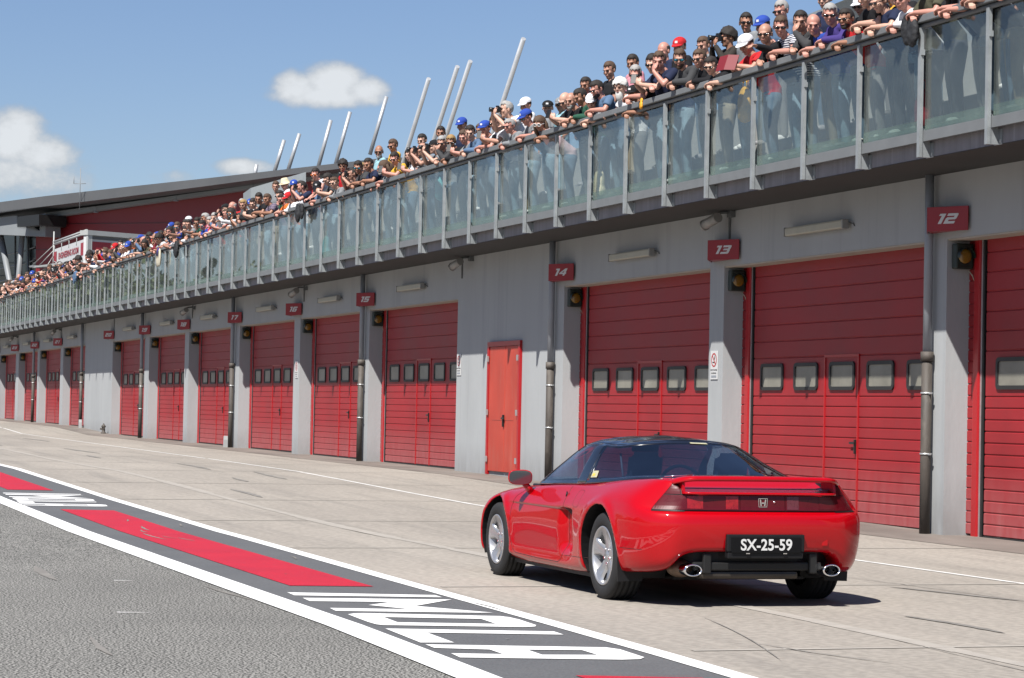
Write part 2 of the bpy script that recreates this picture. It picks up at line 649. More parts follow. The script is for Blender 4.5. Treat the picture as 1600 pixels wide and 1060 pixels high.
for i in range(-13, 4):
    xj = 9.75 + (i * 5.0 if i < 0 else i * 5.2)
    wv = 0.035
    b.add([(xj - wv, -7.16, gz(xj) + .0035), (xj + wv, -7.16, gz(xj) + .0035), (xj + wv - .2, .14, gz(xj) + .0035), (xj - wv - .2, .14, gz(xj) + .0035)], [(0, 1, 2, 3)])
b.build('concrete_joint', m_joint, kind='structure', recalc=False)
b = MB()
for (x0, y0, x1, y1, wd) in [(-13.3, -5.0, -10.9, -5.06, .07), (7.6, -4.74, 8.9, -4.70, .05), (4.9, -3.5, 6.4, -3.14, .05), (3.6, -1.3, 5.2, -1.25, .04), (-25, -3.6, -21, -3.75, .07),
                             (-31, -4.4, -28.5, -4.5, .07), (-20, -3.2, -17, -3.3, .06), (-38, -3.9, -33, -3.8, .08), (9.4, -6.6, 10.6, -6.3, .012), (7.6, -6.2, 10.4, -6.9, .008),
                             (9.2, -5.64, 14, -5.9, .008), (3.2, -3.4, 9.5, -2.9, .008), (-46, -5, -40, -5.1, .08), (-52, -3.1, -47, -3.0, .08), (-17.5, -4.1, -16, -4.15, .05)]:
    n = 12
    c = ds.uniform(-.05, .05)
    top = []
    bot = []
    for i in range(n + 1):
        t = i / n
        xx = x0 + (x1 - x0) * t
        yy = y0 + (y1 - y0) * t + c * math.sin(t * PI)
        ww = wd * math.sin(PI * min(1, max(.02, t))) ** .5 * ds.uniform(.6, 1)
        top.append((xx, yy + ww, gz(xx) + .005))
        bot.append((xx, yy - ww, gz(xx) + .005))
    b.add(bot + top, [(i, i + 1, n + 2 + i, n + 1 + i) for i in range(n)])
b.build('tyre_mark', m_rub, kind='structure', recalc=False)
b = MB()
for (x0, y0, ln, wd) in [(-3.9, -7.95, .8, .022), (-3.2, -8.05, .5, .018), (-2.6, -8.12, 1.2, .025), (-1.8, -7.9, .6, .014), (-2.1, -8.0, .5, .012), (-5.2, -7.9, .4, .014), (6.2, -7.42, .9, .012), (1.1, -7.5, .5, .012),
                         (-4.4, -7.45, .5, .014), (3.4, -8.02, .05, .012), (9.0, -8.0, .05, .01), (4.6, -8.9, 1.4, .03), (2.4, -9.9, 1.6, .06), (8.6, -10.4, 1.1, .03), (-1.0, -10.6, 1.8, .05)]:
    n = 8
    top, bot = [], []
    for i in range(n + 1):
        t = i / n
        xx = x0 + ln * t
        yy = y0 + .03 * math.sin(3 * t + x0)
        ww = wd * math.sin(PI * min(.98, max(.03, t))) * ds.uniform(.5, 1)
        z_ = gz(xx) + (.0105 if y0 > -8.85 else .0042)
        top.append((xx, yy + ww, z_))
        bot.append((xx, yy - ww, z_))
    b.add(bot + top, [(i, i + 1, n + 2 + i, n + 1 + i) for i in range(n)])
b.build('scuff_mark', m_rub, kind='structure', recalc=False)
b = MB()
for (x0, y0, ln) in [(6.9, -9.95, .20), (4.0, -9.5, .13)]:
    b.add([(x0, y0, .0045), (x0 + .05, y0 - .004, .0045), (x0 + .07, y0 + ln, .0045), (x0 + .06, y0 + ln, .0045)], [(0, 1, 2, 3)])
b.build('white_scrape', m_mark, kind='structure', recalc=False)

# ------------------------------------------------------------------ pit building
m_wall = mat('grey_wall_paint', (0.37, 0.383, 0.39), 0.75, var=0.06, vscale=0.9, bump=0.2, bscale=25, stretch=(1, 1, .35), spec=0.3,
             dirt=((0.20, 0.21, 0.222), 1.6, (2.2, 1, .12), 0.54, 0.8, 0.38))
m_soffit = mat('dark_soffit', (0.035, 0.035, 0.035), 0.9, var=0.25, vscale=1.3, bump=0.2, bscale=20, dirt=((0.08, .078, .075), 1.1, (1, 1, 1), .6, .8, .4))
m_fascia = mat('weathered_fascia', (0.22, 0.215, 0.23), 0.85, var=0.2, vscale=2.5, stretch=(3, 1, .3), bump=.2, dirt=((0.36, .36, .37), 5, (3, 1, .1), .58, .7, .55))
m_deck = mat('terrace_concrete', (0.28, 0.28, 0.27), 0.85, var=0.12, vscale=1.5)
m_lint = mat('lintel_edge', (0.42, 0.37, 0.31), 0.85, var=0.1, vscale=3)
m_door = mat('red_door_paint', (0.295, 0.019, 0.024), 0.5, var=0.15, vscale=0.9, spec=0.3, dirt=((0.22, 0.035, 0.04), 3, (1, 1, .3), .55, .8, .35))
m_post = mat('red_frame_paint', (0.38, 0.008, 0.012), 0.35, var=0.05, vscale=3, spec=.5)
m_black = mat('black_rubber', (0.018, 0.018, 0.018), 0.6, var=.05)
m_alu = mat('aluminium_rail', (0.45, 0.46, 0.46), 0.4, metal=.7, var=0.1, vscale=6)
m_pane = mat('frosted_pane', (0.22, 0.21, 0.175), 0.35, var=0.28, vscale=1.7, spec=.5)
m_handle = mat('black_handle', (0.015, 0.015, 0.015), 0.35)
m_wood = mat('old_red_door', (0.46, 0.06, 0.038), 0.55, var=0.14, vscale=2.2, stretch=(1, 1, .35), dirt=((0.38, 0.15, 0.11), 2.6, (2, 1, .5), .53, .75, .45), spec=.3)

# sun-bleached, splashed lower part of the doors and grime at the foot of the walls
def foot_wear(m, colr, top, amt, use_object):
    t = m.node_tree
    bs = t.nodes['Principled BSDF']
    src = bs.inputs['Base Color'].links[0].from_socket
    if use_object:
        c = t.nodes.new('ShaderNodeTexCoord').outputs['Object']
    else:
        c = t.nodes.new('ShaderNodeNewGeometry').outputs['Position']
    sp = t.nodes.new('ShaderNodeSeparateXYZ')
    t.links.new(c, sp.inputs[0])
    n = t.nodes.new('ShaderNodeTexNoise')
    n.inputs['Scale'].default_value = 5
    n.inputs['Detail'].default_value = 6
    mp = t.nodes.new('ShaderNodeMapping')
    mp.inputs['Scale'].default_value = (1.6, 1, .5)
    g2 = t.nodes.new('ShaderNodeNewGeometry')
    t.links.new(g2.outputs['Position'], mp.inputs[0])
    t.links.new(mp.outputs[0], n.inputs['Vector'])
    a = mth(t, 'SUBTRACT', 1.0, mth(t, 'DIVIDE', sp.outputs['Z'], top), clamp=True)
    a = mth(t, 'MULTIPLY', mth(t, 'MULTIPLY', a, mth(t, 'MULTIPLY', n.outputs['Fac'], 1.7)), amt, clamp=True)
    x = t.nodes.new('ShaderNodeMixRGB')
    t.links.new(a, x.inputs[0])
    t.links.new(src, x.inputs[1])
    x.inputs[2].default_value = tuple(colr) + (1,)
    t.links.new(x.outputs[0], bs.inputs['Base Color'])


foot_wear(m_door, (.30, .10, .10), .8, .75, True)
foot_wear(m_wall, (.13, .12, .115), .75, .55, False)

bld = thing('pit_building', (-40, 6, 0), 'long grey pit building with red garage doors and a roof terrace full of spectators', 'building')
X_L, X_R = -140.0, 14.0
YW, YD, YB = 1.10, 1.40, 16.0
LZ = 3.40
# (left, right) of each opening, first entry is bay 12's (rightmost)
OPEN = [(3.75, 9.7), (-2.97, 3.15), (-9.51, -3.46), (-16.24, -10.02), (-28.64, -22.25), (-34.93, -29.32), (-41.72, -35.55), (-48.63, -42.65), (-55.11, -49.26), (-62.12, -55.91),
        (-73.71, -68.25), (-80.42, -74.48), (-87.09, -81.05), (-93.9, -88.1), (-100.5, -94.5), (-107.2, -101.2), (-114, -108), (-120.6, -114.6)]
b = MB()
edge = X_R
for (l, r_) in OPEN:
    b.box(r_, edge, YW, YW + 0.9, -0.4, LZ)
    edge = l
b.box(X_L, edge, YW, YW + .9, -0.4, LZ)
b.box(X_L, X_R, YW, YW + 0.9, LZ, 4.15)
b.build('wall', m_wall, bld).location = (40, -6, 0)
for (l, r_) in OPEN:
    b = MB()
    b.box(l + .002, r_ - .002, YW + .012, YD + .03, LZ - .02, LZ - .0015)
    b.build('lintel_edge', m_lint, bld, (40, -6, 0))
b = MB()
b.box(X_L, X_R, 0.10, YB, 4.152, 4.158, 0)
b.box(X_L, X_R, 0.105, YB, 4.158, 4.46, 1)
b.box(X_L, X_R, 0.06, YB, 4.462, 4.50, 2)
b.box(X_L, X_R, .74, YB, 4.502, 4.90, 2)
b.box(X_L, X_R, 1.9, YB, 4.902, 5.2, 2)
b.box(X_L, X_R, 2.0, 2.2, 5.202, 5.9, 2)
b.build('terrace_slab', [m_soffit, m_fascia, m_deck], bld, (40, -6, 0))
b = MB()
b.box(X_L, X_R, YW + .92, YB, -0.4, 4.14)
b.build('rear_block', m_wall, bld, (40, -6, 0))


# --- garage door
def slat_panel(b, x0, x1, z0, z1, pitch, y, mi=0, depth=0.012):
    """horizontally ribbed sheet; ribs are real folds"""
    n = max(1, int(round((z1 - z0) / pitch)))
    p = (z1 - z0) / n
    prof = []
    for i in range(n):
        za = z0 + i * p
        prof += [(y, za), (y - depth, za + .012), (y - depth, za + p - .014), (y, za + p - .004)]
    prof.append((y, z1))
    vs = [(x0, yy, zz) for yy, zz in prof] + [(x1, yy, zz) for yy, zz in prof]
    k = len(prof)
    b.add(vs, [(i, i + 1, k + i + 1, k + i) for i in range(k - 1)], mi)


def rrect(x0, x1, z0, z1, r, n=4):
    pts = []
    for cx_, cz_, a0 in ((x1 - r, z1 - r, 0), (x0 + r, z1 - r, 90), (x0 + r, z0 + r, 180), (x1 - r, z0 + r, 270)):
        for i in range(n + 1):
            a = R(a0 + 90 * i / n)
            pts.append((cx_ + r * math.cos(a), cz_ + r * math.sin(a)))
    return pts


def garage_door(l, r_, base, idx):
    wd = r_ - l
    hgt = LZ + .06 - base
    D = bpy.data.objects.new('garage_door', None)
    b = MB()
    px0, px1 = 0.42, wd - 0.02
    wk0, wk1 = 2.72, 3.70
    wins = [0.68 + 1.09 * i for i in range(6) if 0.68 + 1.09 * i + 0.74 < wd - .05]
    # slatted sheet: low part fine, window belt plain, upper part wide
    zl = 1.60
    for (a, c) in ((px0, wk0 - .012), (wk0 + .012, wk1 - .012), (wk1 + .012, px1)):
        slat_panel(b, a, c, 0.03, zl, 0.1305, 0)
    slat_panel(b, px0, px1, zl, 2.12, 0.52, 0)
    slat_panel(b, px0, px1, 2.12, hgt, 0.117 * 2, 0)
    slat_panel(b, 0.0, 0.17, 0.03, hgt, 0.1305, 0.0)
    D = b.build('garage_door', m_door, bld, (l + 40, YD - 6, base))
    D['label'] = 'red sectional door of its garage bay'
    b = MB()
    b.bbox(0.17, 0.30, -0.045, 0.02, 0, hgt, .012)
    b.build('door_post', m_post, D)
    b = MB()
    b.box(0.303, 0.335, -0.02, 0.0, 0, hgt, 0)
    b.box(0.34, 0.372, -0.018, 0.002, 0, hgt, 1)
    b.build('guide_rail', [m_alu, m_black], D)
    b = MB()
    for xx in (wk0, wk1):
        b.box(xx - .016, xx + .016, -.026, -.004, .03, 2.10)
    b.box(wk0 - .016, wk1 + .016, -.026, -.004, 2.102, 2.135)
    b.build('wicket_frame', m_post, D)
    b = MB()
    b.bbox(wk1 - .16, wk1 - .02, -.06, -.045, 1.00, 1.03, .006)
    b.bbox(wk1 - .055, wk1 - .03, -.046, -.014, .88, 1.06, .004)
    b.build('handle', m_handle, D)
    b = MB()
    b.box(px0, px1, -.02, .012, -.02, .028)
    b.build('bottom_seal', m_black, D)
    fr = MB()
    for xx in wins:
        x1 = min(xx + .74, wd)
        b = MB()
        o_ = rrect(xx, x1, 1.68, 2.04, .06)
        i_ = rrect(xx + .045, x1 - .045, 1.725, 1.995, .03)
        n = len(o_)
        vs = [(a, -.034, c) for a, c in o_] + [(a, -.034, c) for a, c in i_] + [(a, -.004, c) for a, c in o_] + [(a, -.016, c) for a, c in i_]
        fs = []
        for i in range(n):
            j = (i + 1) % n
            fs += [(i, j, n + j, n + i), (i, 2 * n + i, 2 * n + j, j), (n + i, n + j, 3 * n + j, 3 * n + i)]
        b.add(vs, fs, 0)
        b.add([(a, -.018, c) for a, c in i_], [tuple(range(n))], 1)
        b.build('window', [m_black, m_pane], D)
    return D


for i, (l, r_) in enumerate(OPEN):
    base = 0.0 if l > -20 else round(gz((l + r_) / 2), 3)
    garage_door(l, r_, base, i)

# side door in the wall between signs 14 and 15
pd = bpy.data.objects.new('side_door', None)
b = MB()
b.bbox(-20.12, -19.22, YW - .035, YW - .005, .26, 2.46, .006)
b.bbox(-19.20, -18.46, YW - .035, YW - .005, .26, 2.46, .006)
pd = b.build('side_door', m_wood, bld, (40, -6, 0))
pd['label'] = 'narrow double-leaf orange-red steel door'
b = MB()
b.box(-20.22, -20.125, YW - .05, YW - .002, .2, 2.55)
b.box(-18.455, -18.37, YW - .05, YW - .002, .2, 2.55)
b.box(-20.125, -18.455, YW - .05, YW - .002, 2.465, 2.55)
b.build('frame', m_post, pd)
b = MB()
b.bbox(-19.29, -19.14, YW - .075, YW - .06, 1.18, 1.215, .005)
b.bbox(-19.235, -19.205, YW - .07, YW - .03, 1.05, 1.26, .004)
b.build('handle', m_handle, pd)
for z in (.42, 1.25, 2.2):
    for xa_, xb_ in ((-20.16, -20.10), (-18.48, -18.43)):
        b = MB()
        b.box(xa_, xb_, YW - .075, YW - .052, z, z + .1)
        b.build('hinge', m_alu, pd)
b = MB()
b.box(-19.9, -18.7, YW - .037, YW - .0355, 1.16, 1.164)
b.build('rail_seam', m_handle, pd)

# steel channel below the glass + the balustrade
m_galv = mat('galvanised_steel', (0.31, 0.335, 0.345), 0.55, metal=0.35, var=0.14, vscale=6, bump=.15, bscale=60)
m_dsteel = mat('dark_steel', (0.12, 0.125, 0.13), 0.6, metal=.2, var=.15, vscale=4)
m_rail = mat('grey_rail_paint', (0.155, 0.165, 0.172), 0.6, var=.1, vscale=3, spec=.3)
m_glass = glass('balcony_glass', (0.84, 0.875, 0.855), 0.0, 0.085, (0.25, 0.275, 0.26), 0.01, 1.5)
m_frost = glass('glass_lower_edge', (0.62, 0.70, 0.66), 0.0, 0.26, (0.20, 0.26, 0.24), 0.15, 1.5)
bal = thing('balustrade', (-40, 0, 4.15), 'glass balustrade with galvanised posts along the edge of the terrace', 'balustrade')
OFF = (40, 0, -4.15)
NP0, NP1 = -5, 62
b = MB()
b.tube([(X_L, -.005, 5.567), (X_R, -.005, 5.567)], 0.028, 8)
b.bbox(X_L, X_R, -.075, .055, 5.597, 5.675, .008)
b.build('handrail', m_rail, bal, OFF)
b = MB()
b.box(X_L, X_R, .002, .016, 4.32, 4.435)
b.box(X_L, X_R, .016, .05, 4.425, 4.435)
b.box(X_L, X_R, .016, .05, 4.32, 4.33)
b.build('steel_channel', m_rail, bal, OFF)
pb = MB()
pb.box(-.030, .030, -.045, -.005 + .0, 4.15 - 4.15, 1.405)
pb.box(.031, .05, -.04, .0, 1.10, 1.16)
post_me = pb.mesh('post', m_galv)
bb = MB()
bb.prism([(.0, .0), (.103, .0), (.103, .13), (.07, .205), (.0, .205)], -.020, .020, 'x', 0)
bb.prism([(-.002, .205), (.10, .205), (.0, .34)], -.008, .008, 'x', 0)
bb.box(-.085, .085, .096, .1045, .0, .16, 0)
bb.box(-.07, -.05, .086, .096, .02, .05, 1)
bb.box(.05, .07, .086, .096, .02, .05, 1)
brk_me = bb.mesh('bracket', [m_galv, m_alu])
gp = MB()
gp.box(-.72, .72, -.003, .003, 4.56 - 4.15, 5.535 - 4.15, 0)
gp.box(-.72, .72, -.003, .003, 4.437 - 4.15, 4.5595 - 4.15, 1)
gl_me = gp.mesh('glass_panel', [m_glass, m_frost])
for i in range(NP0, NP1):
    x = -1.5 * i
    p = obj('post', post_me, bal, (x + 40, 0, 0))
    obj('bracket', brk_me, p)
    obj('glass_panel', gl_me, bal, (x - .75 + 40, .024 if i % 2 else .022, 0))

# ================================================================== the red sports car
def catmull(P, t):
    """P (n, d) ; t array in [0, n-1]"""
    n = len(P)
    i = np.clip(np.floor(t).astype(int), 0, n - 2)
    u = (t - i)[:, None]
    p0 = P[np.clip(i - 1, 0, n - 1)]
    p1 = P[i]
    p2 = P[i + 1]
    p3 = P[np.clip(i + 2, 0, n - 1)]
    p0 = np.where((i == 0)[:, None], 2 * p1 - p2, p0)
    p3 = np.where((i == n - 2)[:, None], 2 * p2 - p1, p3)
    m1 = (p2 - p0) / 2
    m2 = (p3 - p1) / 2
    # keep tangents modest so creases do not overshoot
    d = np.abs(p2 - p1)
    m1 = np.clip(m1, -2.2 * d, 2.2 * d)
    m2 = np.clip(m2, -2.2 * d, 2.2 * d)
    u2, u3 = u * u, u * u * u
    return (2 * u3 - 3 * u2 + 1) * p1 + (u3 - 2 * u2 + u) * m1 + (-2 * u3 + 3 * u2) * p2 + (u3 - u2) * m2


def grid_interp(G, ns, nv, vt=None, st=None):
    """G (S, V, 3) -> dense (ns, nv, 3)"""
    S_, V_, _ = G.shape
    if st is None: st = np.linspace(0, S_ - 1, ns)
    if vt is None: vt = np.linspace(0, V_ - 1, nv)
    A = np.stack([catmull(G[:, v, :], st) for v in range(V_)], 1)
    B = np.stack([catmull(A[s, :, :], vt) for s in range(len(st))], 0)
    return B


m_paint = bpy.data.materials.new('red_car_paint')
m_paint.use_nodes = True
pb_ = m_paint.node_tree.nodes['Principled BSDF']
pb_.inputs['Base Color'].default_value = (0.30, 0.0006, 0.004, 1)
pb_.inputs['Roughness'].default_value = 0.4
pb_.inputs['Specular IOR Level'].default_value = 0.03
pb_.inputs['Coat Weight'].default_value = 0.8
pb_.inputs['Coat Roughness'].default_value = 0.035
_n = m_paint.node_tree.nodes.new('ShaderNodeTexNoise')
_n.inputs['Scale'].default_value = 1.5
_b = m_paint.node_tree.nodes.new('ShaderNodeBump')
_b.inputs['Strength'].default_value = 0.02
m_paint.node_tree.links.new(_n.outputs['Fac'], _b.inputs['Height'])
m_paint.node_tree.links.new(_b.outputs[0], pb_.inputs['Coat Normal'])
m_bpaint = mat('black_gloss_paint', (0.006, 0.006, 0.008), 0.25, coat=0.9, var=.02)
m_plast = mat('black_plastic', (0.007, 0.007, 0.008), 0.55, var=.08, vscale=8, spec=.3)
m_tyre = mat('tyre_rubber', (0.020, 0.020, 0.021), 0.75, var=.15, vscale=12, bump=.2, bscale=80, spec=.3)
m_rim = mat('silver_alloy', (0.42, 0.42, 0.43), 0.32, metal=.75, var=.05, vscale=9)
m_brake = mat('brake_disc', (0.10, 0.095, 0.09), 0.5, metal=.6, var=.1)
m_chrome = mat('chrome', (0.75, 0.75, 0.76), 0.10, metal=1.0)
m_rust = mat('heat_stained_steel', (0.17, 0.115, 0.08), 0.5, metal=.6, var=.3, vscale=12)
m_cglass = glass('car_glass', (0.31, 0.37, 0.47), 0.045, 0.0, ior=1.5)
m_cglass_side = glass('car_side_glass', (0.68, 0.76, 0.76), 0.03, 0.03, (.1, .14, .15), ior=1.5)
m_mirror = mat('mirror_glass', (0.20, 0.21, 0.22), 0.02, metal=1.0)
m_lens = mat('red_tail_lens', (0.085, 0.003, 0.007), 0.3, coat=.12, spec=.3, var=.10, vscale=14)
m_lens_hot = mat('bright_red_lens', (0.26, 0.005, 0.009), 0.3, coat=.2, var=.35, vscale=26)
m_lens_pale = mat('pale_lens', (0.11, 0.02, 0.028), 0.3, coat=.2, var=.2, vscale=26)
m_amber = mat('amber_lens', (0.65, 0.16, 0.02), 0.2, coat=.5)
m_seat = mat('dark_leather', (0.02, 0.024, 0.034), 0.85, var=.1, spec=.15)
m_plate = mat('number_plate_black', (0.003, 0.003, 0.0035), 0.5, var=.02, spec=.2)
m_char = mat('plate_white', (0.62, 0.62, 0.61), 0.5, var=.03)
m_gap = mat('panel_gap', (0.025, 0.002, 0.003), 0.7)
m_gold = mat('yellow_sticker', (0.62, 0.45, 0.08), 0.5, var=.3, vscale=80)
m_cream = mat('cream_sticker', (0.42, 0.40, 0.26), 0.5, var=.3, vscale=120)

CARX, CARY = 5.967, -5.45
car = thing('sports_car', (CARX, CARY, 0), 'red two-door sports car with black roof and rear wing driving along the concrete pit apron', 'car', rz=PI)
WR, WF = 0.314, 0.297          # tyre radii
WB = 2.53

# control net.  rows = stations from rear centre round the left side to the nose; columns = levels from sill to centreline
Z = lambda *a: list(a)
net = []


def st(pts):
    net.append(pts)


# level:   0 under        1 bottom edge   2 lower         3 low-mid      4 mid          5 upper-mid     6 crease       7 below belt    8 edge         9 deck         10 centre
st([(-.55, 0, .385), (-.800, 0, .385), (-.868, 0, .400), (-.888, 0, .450), (-.902, 0, .510), (-.906, 0, .580), (-.892, 0, .640), (-.842, 0, .668), (-.828, 0, .785), (-.74, 0, .792), (-.60, 0, .80)])
st([(-.55, .25, .385), (-.795, .25, .385), (-.864, .25, .400), (-.884, .25, .450), (-.898, .25, .510), (-.902, .25, .580), (-.888, .25, .640), (-.838, .25, .668), (-.824, .25, .785), (-.72, .20, .792), (-.58, .0, .80)])
st([(-.52, .54, .383), (-.765, .55, .383), (-.832, .555, .397), (-.852, .56, .450), (-.864, .56, .510), (-.868, .56, .580), (-.852, .55, .640), (-.808, .53, .668), (-.802, .48, .785), (-.70, .40, .792), (-.56, .0, .80)])
st([(-.48, .62, .265), (-.725, .635, .262), (-.790, .665, .300), (-.814, .675, .390), (-.826, .68, .500), (-.828, .68, .580), (-.810, .675, .645), (-.776, .64, .672), (-.765, .562, .800), (-.68, .50, .800), (-.54, .0, .80)])
st([(-.42, .68, .240), (-.640, .735, .235), (-.690, .775, .290), (-.718, .795, .390), (-.730, .805, .500), (-.730, .805, .585), (-.712, .795, .650), (-.676, .760, .680), (-.700, .632, .880), (-.69, .572, .800), (-.52, .0, .80)])
st([(-.36, .72, .225), (-.50, .810, .225), (-.530, .845, .290), (-.545, .866, .390), (-.550, .876, .500), (-.550, .876, .590), (-.545, .862, .665), (-.54, .830, .735), (-.58, .665, .882), (-.60, .578, .812), (-.48, .0, .805)])
st([(-.28, .74, .22), (-.34, .835, .22), (-.345, .872, .29), (-.35, .890, .39), (-.35, .898, .500), (-.35, .897, .59), (-.35, .884, .67), (-.36, .845, .755), (-.40, .685, .875), (-.42, .60, .87), (-.38, .0, .825)])
st([(-.1, .74, .22), (-.1, .84, .22), (-.1, .880, .29), (-.1, .900, .39), (-.1, .908, .500), (-.1, .906, .59), (-.1, .893, .68), (-.1, .845, .765), (-.12, .705, .858), (-.14, .60, .866), (-.14, .0, .86)])
st([(.16, .74, .22), (.16, .84, .22), (.16, .880, .29), (.16, .900, .39), (.16, .908, .500), (.16, .905, .59), (.16, .890, .675), (.16, .835, .760), (.16, .72, .838), (.14, .60, .85), (.12, .0, .86)])
st([(.45, .74, .16), (.45, .83, .165), (.45, .868, .23), (.45, .885, .33), (.45, .895, .46), (.45, .894, .57), (.45, .880, .660), (.45, .822, .748), (.45, .735, .810), (.45, .55, .84), (.45, .0, .85)])
st([(.72, .74, .15), (.72, .825, .155), (.72, .862, .205), (.72, .862, .29), (.72, .868, .42), (.72, .876, .55), (.72, .868, .645), (.72, .812, .738), (.72, .738, .795), (.72, .55, .82), (.72, .0, .84)])
st([(.98, .74, .15), (.98, .822, .155), (.98, .860, .200), (.98, .854, .27), (.98, .860, .42), (.98, .866, .55), (.98, .860, .635), (.98, .806, .730), (.98, .738, .788), (.98, .5, .80), (.98, .0, .80)])
st([(1.35, .74, .15), (1.35, .820, .155), (1.35, .858, .200), (1.35, .851, .27), (1.35, .859, .42), (1.35, .867, .54), (1.35, .858, .620), (1.35, .806, .712), (1.35, .740, .775), (1.35, .5, .78), (1.35, .0, .78)])
st([(1.75, .74, .15), (1.75, .820, .155), (1.75, .858, .200), (1.75, .851, .27), (1.75, .861, .42), (1.75, .869, .53), (1.75, .860, .605), (1.75, .810, .695), (1.75, .735, .755), (1.75, .5, .77), (1.75, .0, .78)])
st([(2.1, .74, .16), (2.1, .825, .165), (2.1, .862, .21), (2.1, .860, .28), (2.1, .868, .41), (2.1, .872, .51), (2.1, .865, .59), (2.1, .822, .675), (2.12, .70, .742), (2.15, .45, .765), (2.15, .0, .775)])
st([(2.4, .74, .2), (2.4, .84, .2), (2.4, .868, .26), (2.4, .880, .33), (2.4, .886, .42), (2.4, .885, .51), (2.4, .872, .59), (2.4, .825, .665), (2.42, .68, .722), (2.45, .42, .735), (2.45, .0, .745)])
st([(2.62, .74, .2), (2.62, .84, .2), (2.62, .868, .26), (2.62, .880, .33), (2.62, .885, .42), (2.62, .882, .51), (2.62, .865, .59), (2.62, .81, .655), (2.62, .67, .703), (2.65, .42, .705), (2.65, .0, .715)])
st([(2.88, .72, .16), (2.88, .825, .17), (2.88, .856, .23), (2.88, .866, .31), (2.88, .868, .40), (2.88, .862, .49), (2.88, .838, .56), (2.88, .785, .620), (2.88, .65, .662), (2.88, .40, .66), (2.88, .0, .67)])
st([(3.08, .66, .15), (3.12, .755, .16), (3.14, .795, .22), (3.15, .80, .31), (3.14, .80, .38), (3.12, .795, .46), (3.10, .77, .52), (3.08, .72, .57), (3.06, .60, .607), (3.05, .38, .61), (3.05, .0, .62)])
st([(3.25, .50, .15), (3.34, .58, .16), (3.37, .61, .22), (3.38, .62, .31), (3.36, .62, .38), (3.33, .61, .44), (3.29, .59, .49), (3.25, .55, .52), (3.2, .47, .545), (3.17, .30, .555), (3.15, .0, .565)])
st([(3.32, .25, .15), (3.45, .29, .16), (3.48, .31, .22), (3.49, .31, .31), (3.47, .31, .38), (3.43, .30, .43), (3.39, .29, .46), (3.34, .27, .485), (3.28, .24, .505), (3.24, .15, .515), (3.2, .0, .52)])
st([(3.34, 0, .15), (3.49, 0, .16), (3.52, 0, .22), (3.53, 0, .31), (3.51, 0, .38), (3.47, 0, .43), (3.42, 0, .455), (3.37, 0, .475), (3.30, 0, .495), (3.26, 0, .505), (3.22, 0, .51)])
NET = np.array(net, dtype=float)
NS = NET.shape[0]
# denser where the wheels are
st_t = np.linspace(0, NS - 1, 240)
vt_t = np.concatenate([np.linspace(0, 2, 10)[:-1], np.linspace(2, 5, 22)[:-1], np.linspace(5, 6.4, 26)[:-1], np.linspace(6.4, 8, 20)[:-1], np.linspace(8, 10, 10)])
DG = grid_interp(NET, 0, 0, vt_t, st_t)


def scoop(P):
    """the intake hollow behind the door and the soft waist line"""
    x, y, z = P[..., 0], P[..., 1], P[..., 2]
    def ss(a, b, v):
        t = np.clip((v - a) / (b - a), 0, 1)
        return t * t * (3 - 2 * t)
    hor = ss(0.62, 0.80, x) * (1 - ss(0.895, 1.02, x))
    ver = ss(0.26, 0.36, z) * (1 - ss(0.600, 0.625, z))
    side = ss(0.7, 0.8, y)
    y2 = y - 0.050 * hor * ver * side
    # soft sculpting of the door under the waist line
    door = ss(0.9, 1.1, x) * (1 - ss(2.0, 2.25, x)) * side
    y2 = y2 - 0.013 * (ss(0.75, 1.0, x) * (1 - ss(2.0, 2.3, x)) * side) * (1 - ss(0.602, 0.618, z)) * ss(0.44, 0.60, z)
    # wheel arch lips stand out a little
    for xc, rr in ((0.03, .385), (WB, .372)):
        d = np.sqrt((x - xc) ** 2 + (z - 0.30) ** 2)
        y2 = y2 + 0.012 * np.exp(-((d - rr - .02) / 0.035) ** 2) * side * (z > .2)
    Q = P.copy()
    Q[..., 1] = y2
    return Q


for _ in range(26):
    M_ = DG.copy()
    lo = DG[1] * np.array([1, -1, 1])
    hi = DG[-2] * np.array([1, -1, 1])
    ext = np.concatenate([lo[None], DG, hi[None]], 0)
    DG = .5 * DG + .25 * (ext[:-2] + ext[2:])
for _ in range(2):
    DG[:, 1:-1] = .5 * DG[:, 1:-1] + .25 * (DG[:, :-2] + DG[:, 2:])
DG = scoop(DG)
ARCH = [(0.02, 0.302, 0.382), (WB + .0, 0.288, 0.368)]


